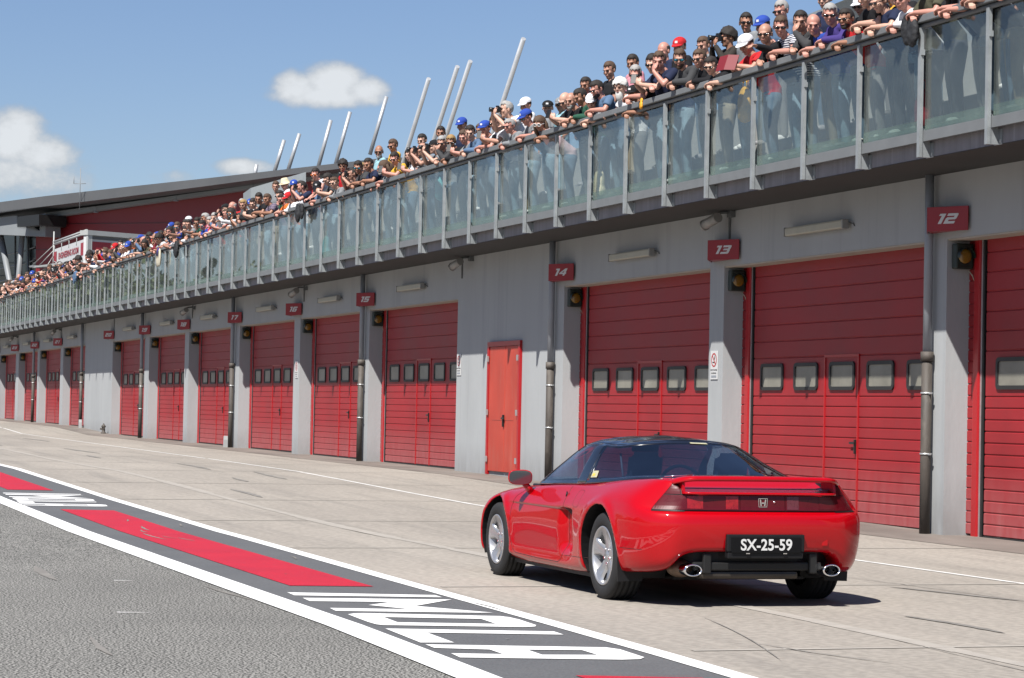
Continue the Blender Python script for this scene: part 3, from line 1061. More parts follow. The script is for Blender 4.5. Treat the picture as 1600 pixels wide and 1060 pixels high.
def shell_mesh(D, sign, name):
    """one half of the shell with round wheel openings"""
    P = D.copy()
    ns, nv, _ = P.shape
    side = (P[..., 1] > 0.55)
    inside = np.zeros((ns, nv), bool)
    for xc, zc, rr in ARCH:
        dx, dz_ = P[..., 0] - xc, P[..., 2] - zc
        d = np.sqrt(dx * dx + dz_ * dz_)
        ins = (d < rr) & side & (P[..., 2] < 0.8)
        ins |= side & (np.abs(dx) < rr * .995) & (P[..., 2] < zc)
        inside |= ins
    q = np.zeros((ns - 1, nv - 1), int)
    for a in (0, 1):
        for b_ in (0, 1):
            q += inside[a:ns - 1 + a, b_:nv - 1 + b_]
    keep = q < 4
    # snap rim vertices onto the circle
    for xc, zc, rr in ARCH:
        dx, dz_ = P[..., 0] - xc, P[..., 2] - zc
        d = np.sqrt(dx * dx + dz_ * dz_)
        near = inside & (np.abs(dx) < rr + .05) & side
        up_ = near & (P[..., 2] >= zc)
        k = np.where(d > 1e-6, rr / np.maximum(d, 1e-6), 1)
        P[..., 0] = np.where(up_, xc + dx * k, P[..., 0])
        P[..., 2] = np.where(up_, zc + dz_ * k, P[..., 2])
        lo = near & (P[..., 2] < zc) & ~up_
        P[..., 0] = np.where(lo, xc + np.sign(dx) * rr, P[..., 0])
    vs = P.reshape(-1, 3).copy()
    vs[:, 1] *= sign
    fs = []
    for i in range(ns - 1):
        for j in range(nv - 1):
            if keep[i, j]:
                a = i * nv + j
                f = (a, a + nv, a + nv + 1, a + 1)
                fs.append(f if sign > 0 else f[::-1])
    return vs, fs


b = MB()
for s_ in (1, -1):
    vs, fs = shell_mesh(DG, s_, '')
    b.add(vs, fs, 0, True)
body_me = b.mesh('body', m_paint)
bm = bmesh.new()
bm.from_mesh(body_me)
bmesh.ops.remove_doubles(bm, verts=bm.verts, dist=0.0012)
bmesh.ops.dissolve_degenerate(bm, edges=bm.edges, dist=0.0004)
bmesh.ops.delete(bm, geom=[v for v in bm.verts if not v.link_faces], context='VERTS')
bmesh.ops.recalc_face_normals(bm, faces=bm.faces)
if sum(f.normal.y * (1 if f.calc_center_median().y > 0 else -1) * f.calc_area() for f in bm.faces) < 0:
    bmesh.ops.reverse_faces(bm, faces=bm.faces)
for f in bm.faces: f.smooth = True
bvh = BVHTree.FromBMesh(bm)
bm.to_mesh(body_me)
bm.free()
body = obj('body', body_me, car)
sol = body.modifiers.new('thick', 'SOLIDIFY')
sol.thickness = 0.012
sol.offset = -1


def side_y(x, z, s=1):
    h = bvh.ray_cast(Vector((x, 2 * s, z)), Vector((0, -s, 0)))
    return h[0].y if h[0] is not None else .85 * s


def rear_x(y, z):
    h = bvh.ray_cast(Vector((-2, y, z)), Vector((1, 0, 0)))
    return h[0].x if h[0] is not None else -.85


def top_z(x, y):
    h = bvh.ray_cast(Vector((x, y, 2)), Vector((0, 0, -1)))
    return h[0].z if h[0] is not None else .8


def seam(name, pts, s, r=0.0028, m=m_gap, mode='side'):
    q = []
    P = np.array(pts, float)
    t = np.linspace(0, len(P) - 1, (len(P) - 1) * 14 + 1)
    P2 = np.stack([np.interp(t, range(len(P)), P[:, 0]), np.interp(t, range(len(P)), P[:, 1])], 1)
    for a, c in P2:
        if mode == 'side': q.append((a, side_y(a, c, s) - s * .0008, c))
        elif mode == 'rear': q.append((rear_x(a, c) + .0008, a, c))
        else: q.append((a, c, top_z(a, c) - .0005))
    bb_ = MB()
    bb_.tube(q, r, 5)
    return bb_


for s_ in (1, -1):
    door_pts = [(0.93, .775), (0.90, .70), (0.885, .62), (0.875, .50), (0.88, .36), (0.90, .27), (0.94, .225), (1.0, .205), (1.5, .205), (2.02, .215), (2.09, .24), (2.12, .32), (2.14, .45), (2.13, .58), (2.08, .66), (1.99, .715), (1.93, .74)]
    seam('', door_pts, s_).build('door_seam', m_gap, car)
    seam('', [(0.36, .272), (.60, .268), (0.86, .262)], s_, .0022).build('sill_seam', m_gap, car)
    seam('', [(-.40, .392), (-.55, .392), (-.66, .392)], s_, .0022).build('bumper_seam', m_gap, car)
    # fuel flap outline on the left flank
    if s_ == 1:
        fl = []
        for a in range(25):
            t = 2 * PI * a / 24
            cx_, cz_ = .60, .695
            ex = abs(math.cos(t)) ** .5 * math.copysign(1, math.cos(t)) * .075
            ez = abs(math.sin(t)) ** .5 * math.copysign(1, math.sin(t)) * .062
            fl.append((cx_ + ex + ez * .3, cz_ + ez))
        seam('', fl, 1, .0018).build('fuel_flap_seam', m_gap, car)
        b = MB()
        b.tube([(0.925, side_y(.925, .715) + .001, .735), (.915, side_y(.915, .70) + .001, .70)], .006, 8)
        b.build('door_lock', m_plast, car)
    # door handle tucked at the rear end of the side glass, indicator on the front wing
    b = MB()
    yy = side_y(2.31, .575, s_)
    b.sphere((2.31, yy, .575), .021, 12, 8, 0, (1.25, .5, .8))
    b.build('side_indicator', m_amber, car)
    # intake mouth: dark slot behind the door under the waist line
    b = MB()
    pts = []
    top_ = [(.885, .620), (.84, .618), (.79, .614), (.72, .608)]
    bot_ = [(.885, .585), (.84, .575), (.80, .555), (.76, .575), (.72, .600)]
    ring_ = top_ + bot_[::-1]
    ctr = (.82, .60)
    vs = [(ctr[0], side_y(*ctr, s_) + s_ * .003, ctr[1])] + [(x, side_y(x, z, s_) + s_ * .002, z) for x, z in ring_]
    b.add(vs, [(0, i, i + 1) for i in range(1, len(ring_))] + [(0, len(ring_), 1)])
    b.build('air_intake', m_plast, car)

# wheel wells, sills' underside, floor
for xc, zc, rr in ARCH:
    for s_ in (1, -1):
        b = MB()
        n = 28
        prof = []
        for i in range(n + 1):
            a = R(-20 + 220 * i / n)
            prof.append((xc + rr * math.cos(a) * 1.0, zc + rr * math.sin(a)))
        ys = []
        for (x, z) in prof:
            y_ = side_y(x * 1.0 + (x - xc) * .03, max(z + (z - zc) * .03, .2), s_)
            ys.append(y_ - s_ * .006)
        vs = [(x, ys[i], z) for i, (x, z) in enumerate(prof)] + [(x, .52 * s_, z) for x, z in prof]
        k = len(prof)
        fs = [(i, i + 1, k + i + 1, k + i) for i in range(k - 1)]
        fs.append(tuple(range(k, 2 * k)))
        b.add(vs, fs, 0, False)
        b.build('wheel_well', m_plast, car, recalc=False)
b = MB()
b.box(.35, 2.18, -.80, .80, .13, .16)
b.box(-.45, .35, -.5, .5, .17, .19)
b.box(2.18, 3.3, -.5, .5, .15, .17)
b.build('floor_pan', m_plast, car)


# --- wheels
def wheel(x, s_, rad, wid, rim_r, yc):
    t = MB()
    h = wid / 2
    prof = [(rim_r, -h * .86), (rim_r + .012, -h * .97), (rim_r + .05, -h * 1.0), (rad - .035, -h * .97), (rad - .012, -h * .88), (rad - .002, -h * .74)]
    g = [(-.55, 1), (-.5, 0), (-.2, 1), (-.16, 0), (.16, 0), (.2, 1), (.5, 0), (.55, 1)]
    for c in (-.27, -.09, .09, .27):
        prof += [(rad, (c - .026) * wid), (rad - .006, (c - .02) * wid), (rad - .006, (c + .02) * wid), (rad, (c + .026) * wid)]
    pr = sorted([p for p in prof if abs(p[1]) < h * .72], key=lambda p: p[1])
    prof = prof[:6] + pr + [(r_, -a) for r_, a in prof[:6][::-1]]
    t.lathe(prof, 64)
    W = t.build('wheel', m_tyre, car, (x, yc * s_, rad - .004))
    r = MB()
    o = s_ * h
    # rim barrel and lip
    r.lathe([(rim_r + .002, o * .90), (rim_r - .004, o * .97), (rim_r - .012, o * .95), (rim_r - .018, o * .80), (rim_r - .03, o * .2), (rim_r - .03, -o * .8)], 64)
    # hub
    r.lathe([(0.0, o * .66), (.028, o * .66), (.032, o * .60), (.05, o * .60), (.085, o * .55), (.092, o * .42)], 40)
    # five broad spokes with a hollow down the middle
    for k in range(5):
        a = 2 * PI * k / 5 + PI / 2
        ca, sa = math.cos(a), math.sin(a)
        rows = []
        for (rr, hw, off, dip) in [(.055, .040, .60, 0), (.095, .046, .64, .004), (.13, .044, .74, .010), (rim_r - .045, .056, .84, .010), (rim_r - .016, .092, .88, .0)]:
            row = []
            for u in (-1, -.8, -.35, 0, .35, .8, 1):
                yy = o * off - s_ * (dip if abs(u) < .5 else 0) - (s_ * .022 if abs(u) == 1 else 0)
                px = rr * ca - u * hw * sa
                pz = rr * sa + u * hw * ca
                row.append((px, yy, pz))
            rows.append(row)
        vs = [p for row in rows for p in row]
        fs = [(i * 7 + j, i * 7 + j + 1, (i + 1) * 7 + j + 1, (i + 1) * 7 + j) for i in range(4) for j in range(6)]
        r.add(vs, fs, 0, True)
    rm = r.build('rim', m_rim, W, recalc=True)
    b = MB()
    for k in range(5):
        a = 2 * PI * k / 5 + PI / 2 + PI / 5
        b.tube([(.055 * math.cos(a), o * .55, .055 * math.sin(a)), (.055 * math.cos(a), o * .655, .055 * math.sin(a))], .0095, 8)
    b.build('wheel_nut', m_chrome, W)
    b = MB()
    b.lathe([(.0, o * .25), (.135, o * .25), (.135, o * .05), (.0, o * .05)], 40)
    b.build('brake_disc', m_brake, W)
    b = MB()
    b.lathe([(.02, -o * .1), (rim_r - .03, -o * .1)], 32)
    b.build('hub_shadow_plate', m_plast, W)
    return W


wheel(0, 1, WR, .225, .212, .765)
wheel(0, -1, WR, .225, .212, .765)
wheel(WB, 1, WF, .205, .200, .762)
wheel(WB, -1, WF, .205, .200, .762)

# mud flaps behind the rear wheels
for s_ in (1, -1):
    b = MB()
    b.prism([(.70 * s_, .155), (.885 * s_, .150), (.892 * s_, .30), (.885 * s_, .40), (.70 * s_, .34)], -.365, -.352, 'x')
    b.build('mud_flap', m_plast, car)

# --- cabin: surface from the glass base up to the roof rail and over the spine
base = [(2.30, 0, .790), (2.24, .33, .785), (2.10, .58, .776), (1.96, .690, .768), (1.70, .722, .772), (1.30, .735, .786), (.98, .735, .797), (.84, .735, .803), (.55, .725, .818), (.25, .695, .838), (-.02, .630, .862), (-.20, .50, .872), (-.27, .25, .880), (-.28, 0, .882)]
mid = [(1.92, 0, .985), (1.88, .30, .975), (1.76, .50, .955), (1.69, .595, .930), (1.53, .630, .935), (1.25, .648, .962), (.99, .645, .970), (.86, .640, .972), (.68, .622, .970), (.47, .590, .962), (.27, .51, .975), (.16, .38, .985), (.13, .20, .995), (.12, 0, 1.00)]
rail = [(1.40, 0, 1.143), (1.39, .25, 1.135), (1.36, .43, 1.110), (1.33, .495, 1.092), (1.28, .515, 1.092), (1.14, .525, 1.102), (1.02, .523, 1.100), (.93, .518, 1.097), (.84, .505, 1.090), (.73, .475, 1.090), (.62, .40, 1.105), (.565, .28, 1.118), (.545, .15, 1.126), (.54, 0, 1.130)]
spine = [(1.37, 0, 1.150), (1.34, 0, 1.156), (1.30, 0, 1.162), (1.26, 0, 1.166), (1.22, 0, 1.168), (1.12, 0, 1.170), (1.02, 0, 1.170), (.95, 0, 1.168), (.86, 0, 1.164), (.77, 0, 1.158), (.69, 0, 1.150), (.64, 0, 1.144), (.60, 0, 1.140), (.58, 0, 1.136)]


def mid2(a, c, k=.5):
    return [tuple(a[i][j] * (1 - k) + c[i][j] * k + (0, 0, .012 if j == 2 else 0)[j] for j in range(3)) for i in range(len(a))]


CN = np.array([base, mid, rail, mid2(rail, spine), spine], float).transpose(1, 0, 2)
NC = CN.shape[0]


def cab_patch(s0, s1, v0, v1, ns, nv, off=0.0, sign=1):
    stt = np.linspace(s0, s1, ns)
    vtt = np.linspace(v0, v1, nv)
    D = grid_interp(CN, 0, 0, vtt, stt)
    if off:
        du = np.gradient(D, axis=0)
        dv = np.gradient(D, axis=1)
        nn = np.cross(du, dv)
        nn /= np.maximum(np.linalg.norm(nn, axis=2, keepdims=True), 1e-9)
        c = np.array([.9, 0, .75])
        flip = np.sign(((D - c) * nn).sum(2, keepdims=True))
        D = D + nn * flip * off
    D = D.copy()
    D[..., 1] *= sign
    vs = D.reshape(-1, 3)
    fs = [(i * nv + j, (i + 1) * nv + j, (i + 1) * nv + j + 1, i * nv + j + 1) for i in range(ns - 1) for j in range(nv - 1)]
    return vs, fs


def cab_part(name, ranges, m, parent=car, off=0.0, thick=0.0, ns=24, nv=12, both=True):
    b = MB()
    for (s0, s1, v0, v1) in ranges:
        for sg in ((1, -1) if both is True else (both,)):
            vs, fs = cab_patch(s0, s1, v0, v1, ns, nv, off, sg)
            b.add(vs, fs, 0, True)
    me = b.mesh(name, m)
    bm = bmesh.new()
    bm.from_mesh(me)
    bmesh.ops.remove_doubles(bm, verts=bm.verts, dist=0.0006)
    bmesh.ops.recalc_face_normals(bm, faces=bm.faces)
    if sum((f.calc_center_median() - Vector((.9, 0, .75))).dot(f.normal) for f in bm.faces) < 0:
        bmesh.ops.reverse_faces(bm, faces=bm.faces)
    bm.to_mesh(me)
    bm.free()
    o = obj(name, me, parent)
    if thick:
        md = o.modifiers.new('t', 'SOLIDIFY')
        md.thickness = thick
        md.offset = -1
    return o


roof = cab_part('roof', [(0, NC - 1, 2.0, 4.0)], m_bpaint, thick=.02, ns=60, nv=16)
cab_part('windscreen_frame', [(2.75, 3.35, 0, 2.0), (0, 2.75, 1.94, 2.0), (0, 2.75, 0, .06)], m_bpaint, off=.003, thick=.016)
cab_part('windscreen', [(0, 2.8, .04, 1.96)], m_cglass, ns=30, nv=14)
for sg in (1, -1):
    cab_part('side_window', [(3.3, 6.25, .10, 1.90)], m_cglass_side, both=sg, off=-.002)
    cab_part('window_surround', [(3.3, 7.2, 1.88, 2.02), (3.3, 7.2, -.02, .12)], m_bpaint, both=sg, off=.002, thick=.012, ns=40, nv=4)
    cab_part('door_pillar', [(6.2, 7.35, -.02, 2.0)], m_bpaint, both=sg, off=.003, thick=.012)
cab_part('rear_window', [(7.35, NC - 1, .10, 1.90)], m_cglass, ns=60, nv=16, off=.001)
cab_part('rear_window_border', [(7.3, NC - 1, 1.86, 2.01), (7.3, NC - 1, -.03, .16), (7.3, 7.5, .1, 1.9)], m_bpaint, off=.003, thick=.012, ns=60, nv=4)

# stickers in the lower left corner of the rear glass, by the pillar, and at its top edge
vs, fs = cab_patch(7.55, 7.95, .22, .52, 6, 8, .006, 1)
b = MB()
b.add(vs, fs, 0)
b.build('corner_sticker', m_cream, car)
vs, fs = cab_patch(7.62, 7.80, .28, .40, 6, 8, .0075, 1)
b = MB()
b.add(vs, fs, 0)
b.build('corner_sticker', m_gold, car)
vs, fs = cab_patch(12.2, 13, 1.80, 1.88, 8, 3, .006, -1)
b = MB()
b.add(vs, fs, 0)
vs, fs = cab_patch(12.95, 13, 1.80, 1.88, 2, 3, .006, 1)
b.add(vs, fs, 0)
b.build('top_sticker', m_cream, car)
# small aerial-like washer nib on the deck
b = MB()
b.tube([(-.30, .30, .86), (-.30, .30, .905)], .006, 8)
b.tube([(-.31, .31, .905), (-.29, .52, .89)], .004, 6)
b.build('rear_wiper_nib', m_chrome, car)

# --- interior
b = MB()
b.bbox(.42, .50, -.62, .62, .5, .86, .02)
b.bbox(.16, 2.1, -.70, -.66, .3, .76, .01)
b.bbox(.16, 2.1, .66, .70, .3, .76, .01)
b.bbox(.5, 2.1, -.11, .11, .3, .60, .03)
b.build('cabin_lining', m_seat, car)
for s_ in (1, -1):
    S_ = MB()
    S_.bbox(.62, 1.15, .12 * s_, .58 * s_, .30, .46, .04)
    bm = bmesh.new()
    bmesh.ops.create_cube(bm, size=1)
    for v in bm.verts:
        v.co = Vector((v.co.x * .12, v.co.y * .46, v.co.z * .52))
        if v.co.z > 0: v.co.y *= .72
    bmesh.ops.bevel(bm, geom=list(bm.edges), offset=.05, segments=3, affect='EDGES')
    S_.bm(bm, 0, True, Matrix.Translation((.62, .345 * s_, .66)) @ Matrix.Rotation(R(-16), 4, 'Y'))
    bm = bmesh.new()
    bmesh.ops.create_cube(bm, size=1)
    for v in bm.verts: v.co = Vector((v.co.x * .09, v.co.y * .27, v.co.z * .21))
    bmesh.ops.bevel(bm, geom=list(bm.edges), offset=.04, segments=3, affect='EDGES')
    S_.bm(bm, 0, True, Matrix.Translation((.545, .345 * s_, .945)) @ Matrix.Rotation(R(-12), 4, 'Y'))
    S_.build('seat', m_seat, car)
b = MB()
b.bbox(1.75, 2.05, -.64, .64, .60, .80, .05)
b.build('dashboard', m_seat, car)
b = MB()
import itertools
ring_pts = []
for i in range(25):
    a = 2 * PI * i / 24
    ring_pts.append((1.50 + .07 * math.sin(a), -.345 + .18 * math.cos(a), .76 + .165 * math.sin(a)))
b.tube(ring_pts, .014, 8, cap=False)
b.tube([(1.5, -.5, .76), (1.5, -.19, .76)], .02, 6)
b.build('steering_wheel', m_seat, car)
b = MB()
b.bbox(1.42, 1.46, -.11, .11, 1.035, 1.095, .015)
b.build('inner_mirror', m_seat, car)
b = MB()
b.bbox(-.22, .42, -.46, .46, .55, .835, .03)
b.build('engine_cover', m_plast, car)
b = MB()
b.tube([(.66, .47, .83), (.76, .46, 1.03)], .008, 6)
b.build('seat_belt', mat('belt_webbing', (.25, .25, .25), .6), car)

# --- mirrors
for s_ in (1, -1):
    b = MB()
    mtx = Matrix.Translation((1.80, .905 * s_, .815)) @ Matrix.Rotation(R(-11 * s_), 4, 'Z')
    bm = bmesh.new()
    bmesh.ops.create_uvsphere(bm, u_segments=28, v_segments=16, radius=1)
    for v in bm.verts:
        x, y, z = v.co
        f = (abs(y) ** 3 + abs(z) ** 3) ** (1 / 3) or 1
        g = math.sqrt(y * y + z * z) or 1
        y, z = y * g / f if f else y, z * g / f if f else z
        x = x * .075 if x > 0 else max(x * .05, -.014)
        v.co = Vector((x, y * .096, z * .060))
    b.bm(bm, 0, True, mtx)
    M_ = b.build('mirror', m_paint, car)
    b = MB()
    b.tube([(1.83, .80 * s_, .70), (1.82, .86 * s_, .765)], [.045, .035], 12, flat=.6)
    b.build('mirror_stalk', m_paint, M_)
    b = MB()
    pl = []
    for i in range(28):
        t = 2 * PI * i / 28
        c_, s2 = math.cos(t), math.sin(t)
        f = (abs(c_) ** 3 + abs(s2) ** 3) ** (1 / 3)
        pl.append(Vector((-.0155, c_ / f * .089, s2 / f * .054)))
    # glass tilted so it looks back past the camera, not straight at the building
    b.add([(mtx @ p)[:] for p in pl], [tuple(range(28))], 0)
    b.build('mirror_glass', m_mirror, M_)

# --- rear lights: one lens band with raised corners
def yline(z):                   # outer edge of the cluster at height z
    return .765 - (z - .675) * .78


def bandx(y):
    a = abs(y)
    return -.858 + .012 * (a / .5) ** 2 + .20 * max(0, (a - .46) / .30) ** 1.8


def lens(name, y0, y1, z0, z1, m, off=0.0, parent=None, n=16, slope=False, thick=.02, nz=5):
    b = MB()
    front = []
    for i in range(n + 1):
        t = i / n
        for j in range(nz):
            z = z0 + (z1 - z0) * j / (nz - 1)
            a1 = yline(z) * (1 if y1 > 0 else -1) if slope else y1
            y = y0 + (a1 - y0) * t
            front.append((rear_x(y, z) - .010 - off, y, z))
    k = len(front)
    back = [(x + thick + .006, y, z) for x, y, z in front]
    fs = []
    for i in range(n):
        for j in range(nz - 1):
            a = i * nz + j
            fs.append((a, a + 1, a + nz + 1, a + nz))
        a = i * nz
        fs.append((a, a + nz, k + a + nz, k + a))
        a = i * nz + nz - 1
        fs.append((a, k + a, k + a + nz, a + nz))
    for a in (0, n * nz):
        for j in range(nz - 1):
            fs.append((a + j, k + a + j, k + a + j + 1, a + j + 1))
    b.add(front + back, fs)
    return b.build(name, m, parent or car)


lb = MB()
surround = lens('light_surround', -.57, .57, .668, .785, m_plast, -.004, n=40)
lens('lens', -.168, .168, .675, .776, m_lens, .002, surround)
for s_ in (1, -1):
    L_ = lens('tail_light', .173 * s_, .74 * s_, .675, .776, m_lens, .002, slope=True, n=40)
    lens('corner_lens', .588 * s_, .70 * s_, .782, .858, m_lens, .002, L_, slope=True)
    lens('bright_lens', .55 * s_, .44 * s_, .684, .77, m_lens_hot if s_ > 0 else m_lens, .0045, L_, 6, thick=.004)
    lens('reversing_lens', .275 * s_, .185 * s_, .682, .772, m_lens_hot if s_ > 0 else m_lens_pale, .0045, L_, 6, thick=.004)
    lens('light_gap', .572 * s_, .585 * s_, .780, .862, m_plast, .003, L_, 2)
    lens('light_border', .57 * s_, .70 * s_, .664, .8615, m_plast, -.003, L_, slope=True, n=12, nz=12)
# the badge on the light band: an outlined square with a wide-armed letter
b = MB()
bx_ = rear_x(0, .728) - .0125


def plate_poly(b, pts, x0=None, d=.004):
    b.prism([(y, z) for y, z in pts], (x0 if x0 is not None else bx_) - d, (x0 if x0 is not None else bx_) + .001, 'x')


def bar(b, y0, z0, y1, z1, w_, x0=None):
    dx, dz_ = y1 - y0, z1 - z0
    l = math.hypot(dx, dz_)
    nx, nz_ = -dz_ / l * w_ / 2, dx / l * w_ / 2
    plate_poly(b, [(y0 + nx, z0 + nz_), (y1 + nx, z1 + nz_), (y1 - nx, z1 - nz_), (y0 - nx, z0 - nz_)], x0)


zc = .728
for (a, c, d, e) in [(-.031, zc - .028, .031, zc - .028), (-.035, zc + .030, .035, zc + .030), (-.034, zc + .03, -.030, zc - .028), (.034, zc + .03, .030, zc - .028)]:
    bar(b, a, c, d, e, .0035)
bar(b, -.020, zc + .024, -.013, zc - .022, .009)
bar(b, .020, zc + .024, .013, zc - .022, .009)
bar(b, -.014, zc - .001, .014, zc - .001, .008)
b.build('badge', m_chrome, car)
b = MB()
b.lathe([(0, 0), (.009, 0), (.009, .006)], 16, 'x', c=(bx_ - .004, -.088, .735))
b.build('boot_lock', m_chrome, car)

# --- rear wing: a blade bridging the wings over the deck, red lip below the gap
def wingx(y):
    a = abs(y)
    return .0 + .030 * (a / .6) ** 2 + .16 * max(0, (a - .50) / .16) ** 2


b = MB()
prof = [(-.868, .876), (-.876, .893), (-.866, .906), (-.80, .913), (-.70, .908), (-.62, .896), (-.612, .888), (-.70, .880), (-.80, .876)]
ys = np.linspace(-.628, .628, 61)
vs = []
for y in ys:
    a = abs(y)
    dz_ = -.034 * max(0, (a - .5) / .145) ** 2 - .004 * (a / .6) ** 2
    for (x, z) in prof:
        sq = 1 - .75 * max(0, (a - .56) / .10) ** 2
        xx = x + wingx(y) * (1 if x < -.74 else .45)
        vs.append((xx, y, .885 + (z - .885) * max(.2, sq) + dz_))
k = len(prof)
fs = [(i * k + j, i * k + (j + 1) % k, (i + 1) * k + (j + 1) % k, (i + 1) * k + j) for i in range(len(ys) - 1) for j in range(k)]
fs += [tuple(range(k)), tuple(range((len(ys) - 1) * k, len(ys) * k))]
b.add(vs, fs, 0, True)
b.build('rear_wing', m_paint, car)
b = MB()
vs = []
ys = np.linspace(-.57, .57, 41)
for y in ys:
    x = bandx(y)
    for (dx, z) in [(-.006, .782), (-.010, .789), (-.006, .797), (.03, .800), (.03, .782)]:
        vs.append((x + dx + .0, y, z))
k = 5
fs = [(i * k + j, i * k + (j + 1) % k, (i + 1) * k + (j + 1) % k, (i + 1) * k + j) for i in range(len(ys) - 1) for j in range(k)] + [tuple(range(k)), tuple(range(40 * k, 41 * k))]
b.add(vs, fs, 0, True)
b.build('deck_lip', m_paint, car)
for s_ in (1, -1):
    b = MB()
    b.prism([(-.80, .785), (-.60, .80), (-.58, .885), (-.78, .880)], .562 * s_, .580 * s_, 'y')
    b.build('wing_end_plate', m_paint, car)
# black trim on the deck under the wing, then the red deck rising to the glass
b = MB()
b.add([(-.81, -.555, .7965), (-.81, .555, .7965), (-.60, .555, .815), (-.60, -.555, .815)], [(0, 1, 2, 3)])
b.build('deck_trim', m_bpaint, car)
b = MB()
b.add([(-.598, -.555, .817), (-.598, .555, .817), (-.50, .57, .838), (-.50, -.57, .838), (-.44, .58, .874), (-.44, -.58, .874), (-.28, .55, .880), (-.28, -.55, .880)],
      [(0, 1, 2, 3), (3, 2, 4, 5), (5, 4, 6, 7)], 0, True)
b.build('rear_deck', m_paint, car)

# --- number plate in its recess
px_ = -.905
b = MB()
b.bbox(px_ - .012, px_ + .03, -.292, .292, .392, .512, .008)
b.bbox(px_ - .006, px_ + .05, -.285, .285, .345, .392, .008)
hol = b.build('plate_holder', m_plast, car)
b = MB()
b.bbox(px_ - .020, px_ - .0125, -.262, .262, .385, .492, .003)
plt_ = b.build('number_plate', m_plate, car)


def text_mesh(txt, size, m, name, parent, loc, mtx=None, extr=.0015, shear=0, bold=0.0, spacing=1.0, sx=1.0):
    cu = bpy.data.curves.new(name, 'FONT')
    cu.body = txt
    cu.size = size
    cu.extrude = extr
    cu.offset = bold
    cu.shear = shear
    cu.space_character = spacing
    cu.align_x = 'CENTER'
    cu.align_y = 'CENTER'
    o = bpy.data.objects.new(name, cu)
    col.objects.link(o)
    dg = bpy.context.evaluated_depsgraph_get()
    me = bpy.data.meshes.new_from_object(o.evaluated_get(dg))
    bpy.data.objects.remove(o)
    me.name = name
    me.materials.clear()
    me.materials.append(m)
    if mtx is not None:
        me.transform(Matrix.Diagonal((sx, 1, 1, 1)))
        me.transform(mtx)
    r = obj(name, me, parent, loc)
    return r


# text faces backwards (-x in car space): local X -> -Y, local Y -> +Z, local Z -> -X
TM = Matrix(((0, 0, -1, 0), (-1, 0, 0, 0), (0, 1, 0, 0), (0, 0, 0, 1)))
text_mesh('SX-25-59', .108, m_char, 'plate_number', plt_, (px_ - .021, 0, .437), TM, .0012, 0, .0021, 1.03, .92)
b = MB()
for yy in (-.14, .14):
    b.box(px_ - .024, px_ - .019, yy - .014, yy + .014, .378, .384)
b.build('plate_clip', m_chrome, plt_)

# --- underside at the rear: dark tub, bars, exhausts
b = MB()
b.prism([(-.62, .60), (-.74, .47), (-.77, .30), (-.775, 0), (-.77, -.30), (-.74, -.47), (-.62, -.60), (-.40, -.60), (-.40, .60)], .27, .385, 'z')
b.build('rear_tub', m_plast, car)
b = MB()
b.bbox(-.815, -.775, -.47, .50, .255, .315, .012)
b.bbox(-.83, -.79, .37, .43, .235, .375, .01)
b.bbox(-.83, -.79, -.43, -.37, .235, .375, .01)
b.build('bumper_beam', mat('satin_black', (.014, .014, .014), .5, spec=.3), car)
b = MB()
b.bbox(-.80, -.55, -.30, .44, .195, .25, .02)
b.bbox(-.805, -.795, -.28, .42, .215, .232, .002)
b.build('silencer', mat('silencer_steel', (.07, .06, .05), .4, metal=.6, var=.3), car)
for s_, yc in ((1, .525), (-1, -.520)):
    b = MB()
    n = 40
    vs = []
    prof = [(-.70, .066, .043), (-.86, .066, .043), (-.885, .064, .041), (-.885, .057, .034), (-.87, .055, .032), (-.74, .053, .030)]
    for (x, ra, rb) in prof:
        for i in range(n):
            t = 2 * PI * i / n
            vs.append((x, yc + ra * math.cos(t), .262 + rb * math.sin(t)))
    fs = [(i * n + j, i * n + (j + 1) % n, (i + 1) * n + (j + 1) % n, (i + 1) * n + j) for i in range(5) for j in range(n)]
    b.add(vs, fs, 0, True)
    pp = b.build('exhaust_pipe', m_chrome, car)
    b = MB()
    b.sphere((-.66, yc + .01, .262), .1, 20, 12, 0, (1.2, .95, .62))
    b.build('exhaust_silencer', m_rust if s_ > 0 else m_plast, pp)
    b = MB()
    b.add([(-.76, yc + .054 * math.cos(2 * PI * i / 24), .262 + .031 * math.sin(2 * PI * i / 24)) for i in range(24)], [tuple(range(24))])
    b.build('pipe_bore', m_handle, pp)
# towing eye cover
b = MB()
b.bbox(rear_x(-.47, .455) - .003, rear_x(-.47, .455) + .01, -.495, -.45, .43, .485, .006)
b.build('towing_eye_cover', m_paint, car)

# ================================================================== fittings on the pit wall
m_sign = mat('dark_red_sign', (0.27, 0.006, 0.012), 0.35, var=.05)
m_digit = mat('white_digits', (0.58, 0.58, 0.57), 0.5, var=.03)
m_lampb = mat('cream_lamp_body', (0.40, 0.38, 0.30), 0.45, var=.08, vscale=8)
m_castiron = mat('rusty_cast_iron', (0.060, 0.050, 0.042), 0.7, var=.35, vscale=7, stretch=(1, 1, .35), bump=.4, bscale=25,
                 dirt=((0.15, 0.13, 0.11), 6, (1, 1, .4), .55, .75, .7))
m_pipe = mat('grey_pipe_paint', (0.27, 0.29, 0.32), 0.5, var=.06)
m_band_ = mat('zinc_clamp', (0.55, 0.56, 0.56), 0.35, metal=.6)
m_tl = mat('dark_green_housing', (0.008, 0.018, 0.013), 0.5, var=.1)
m_amb = mat('unlit_amber_lens', (0.20, 0.105, 0.008), 0.25, coat=.5, var=.25, vscale=60)
m_cam = mat('light_grey_housing', (0.26, 0.26, 0.25), 0.45, var=.06)
m_paper = mat('white_notice', (0.58, 0.58, 0.58), 0.5)
m_redp = mat('notice_red', (0.40, 0.02, 0.02), 0.5)
m_cable = mat('cable_duct', (0.12, 0.13, 0.135), 0.6)

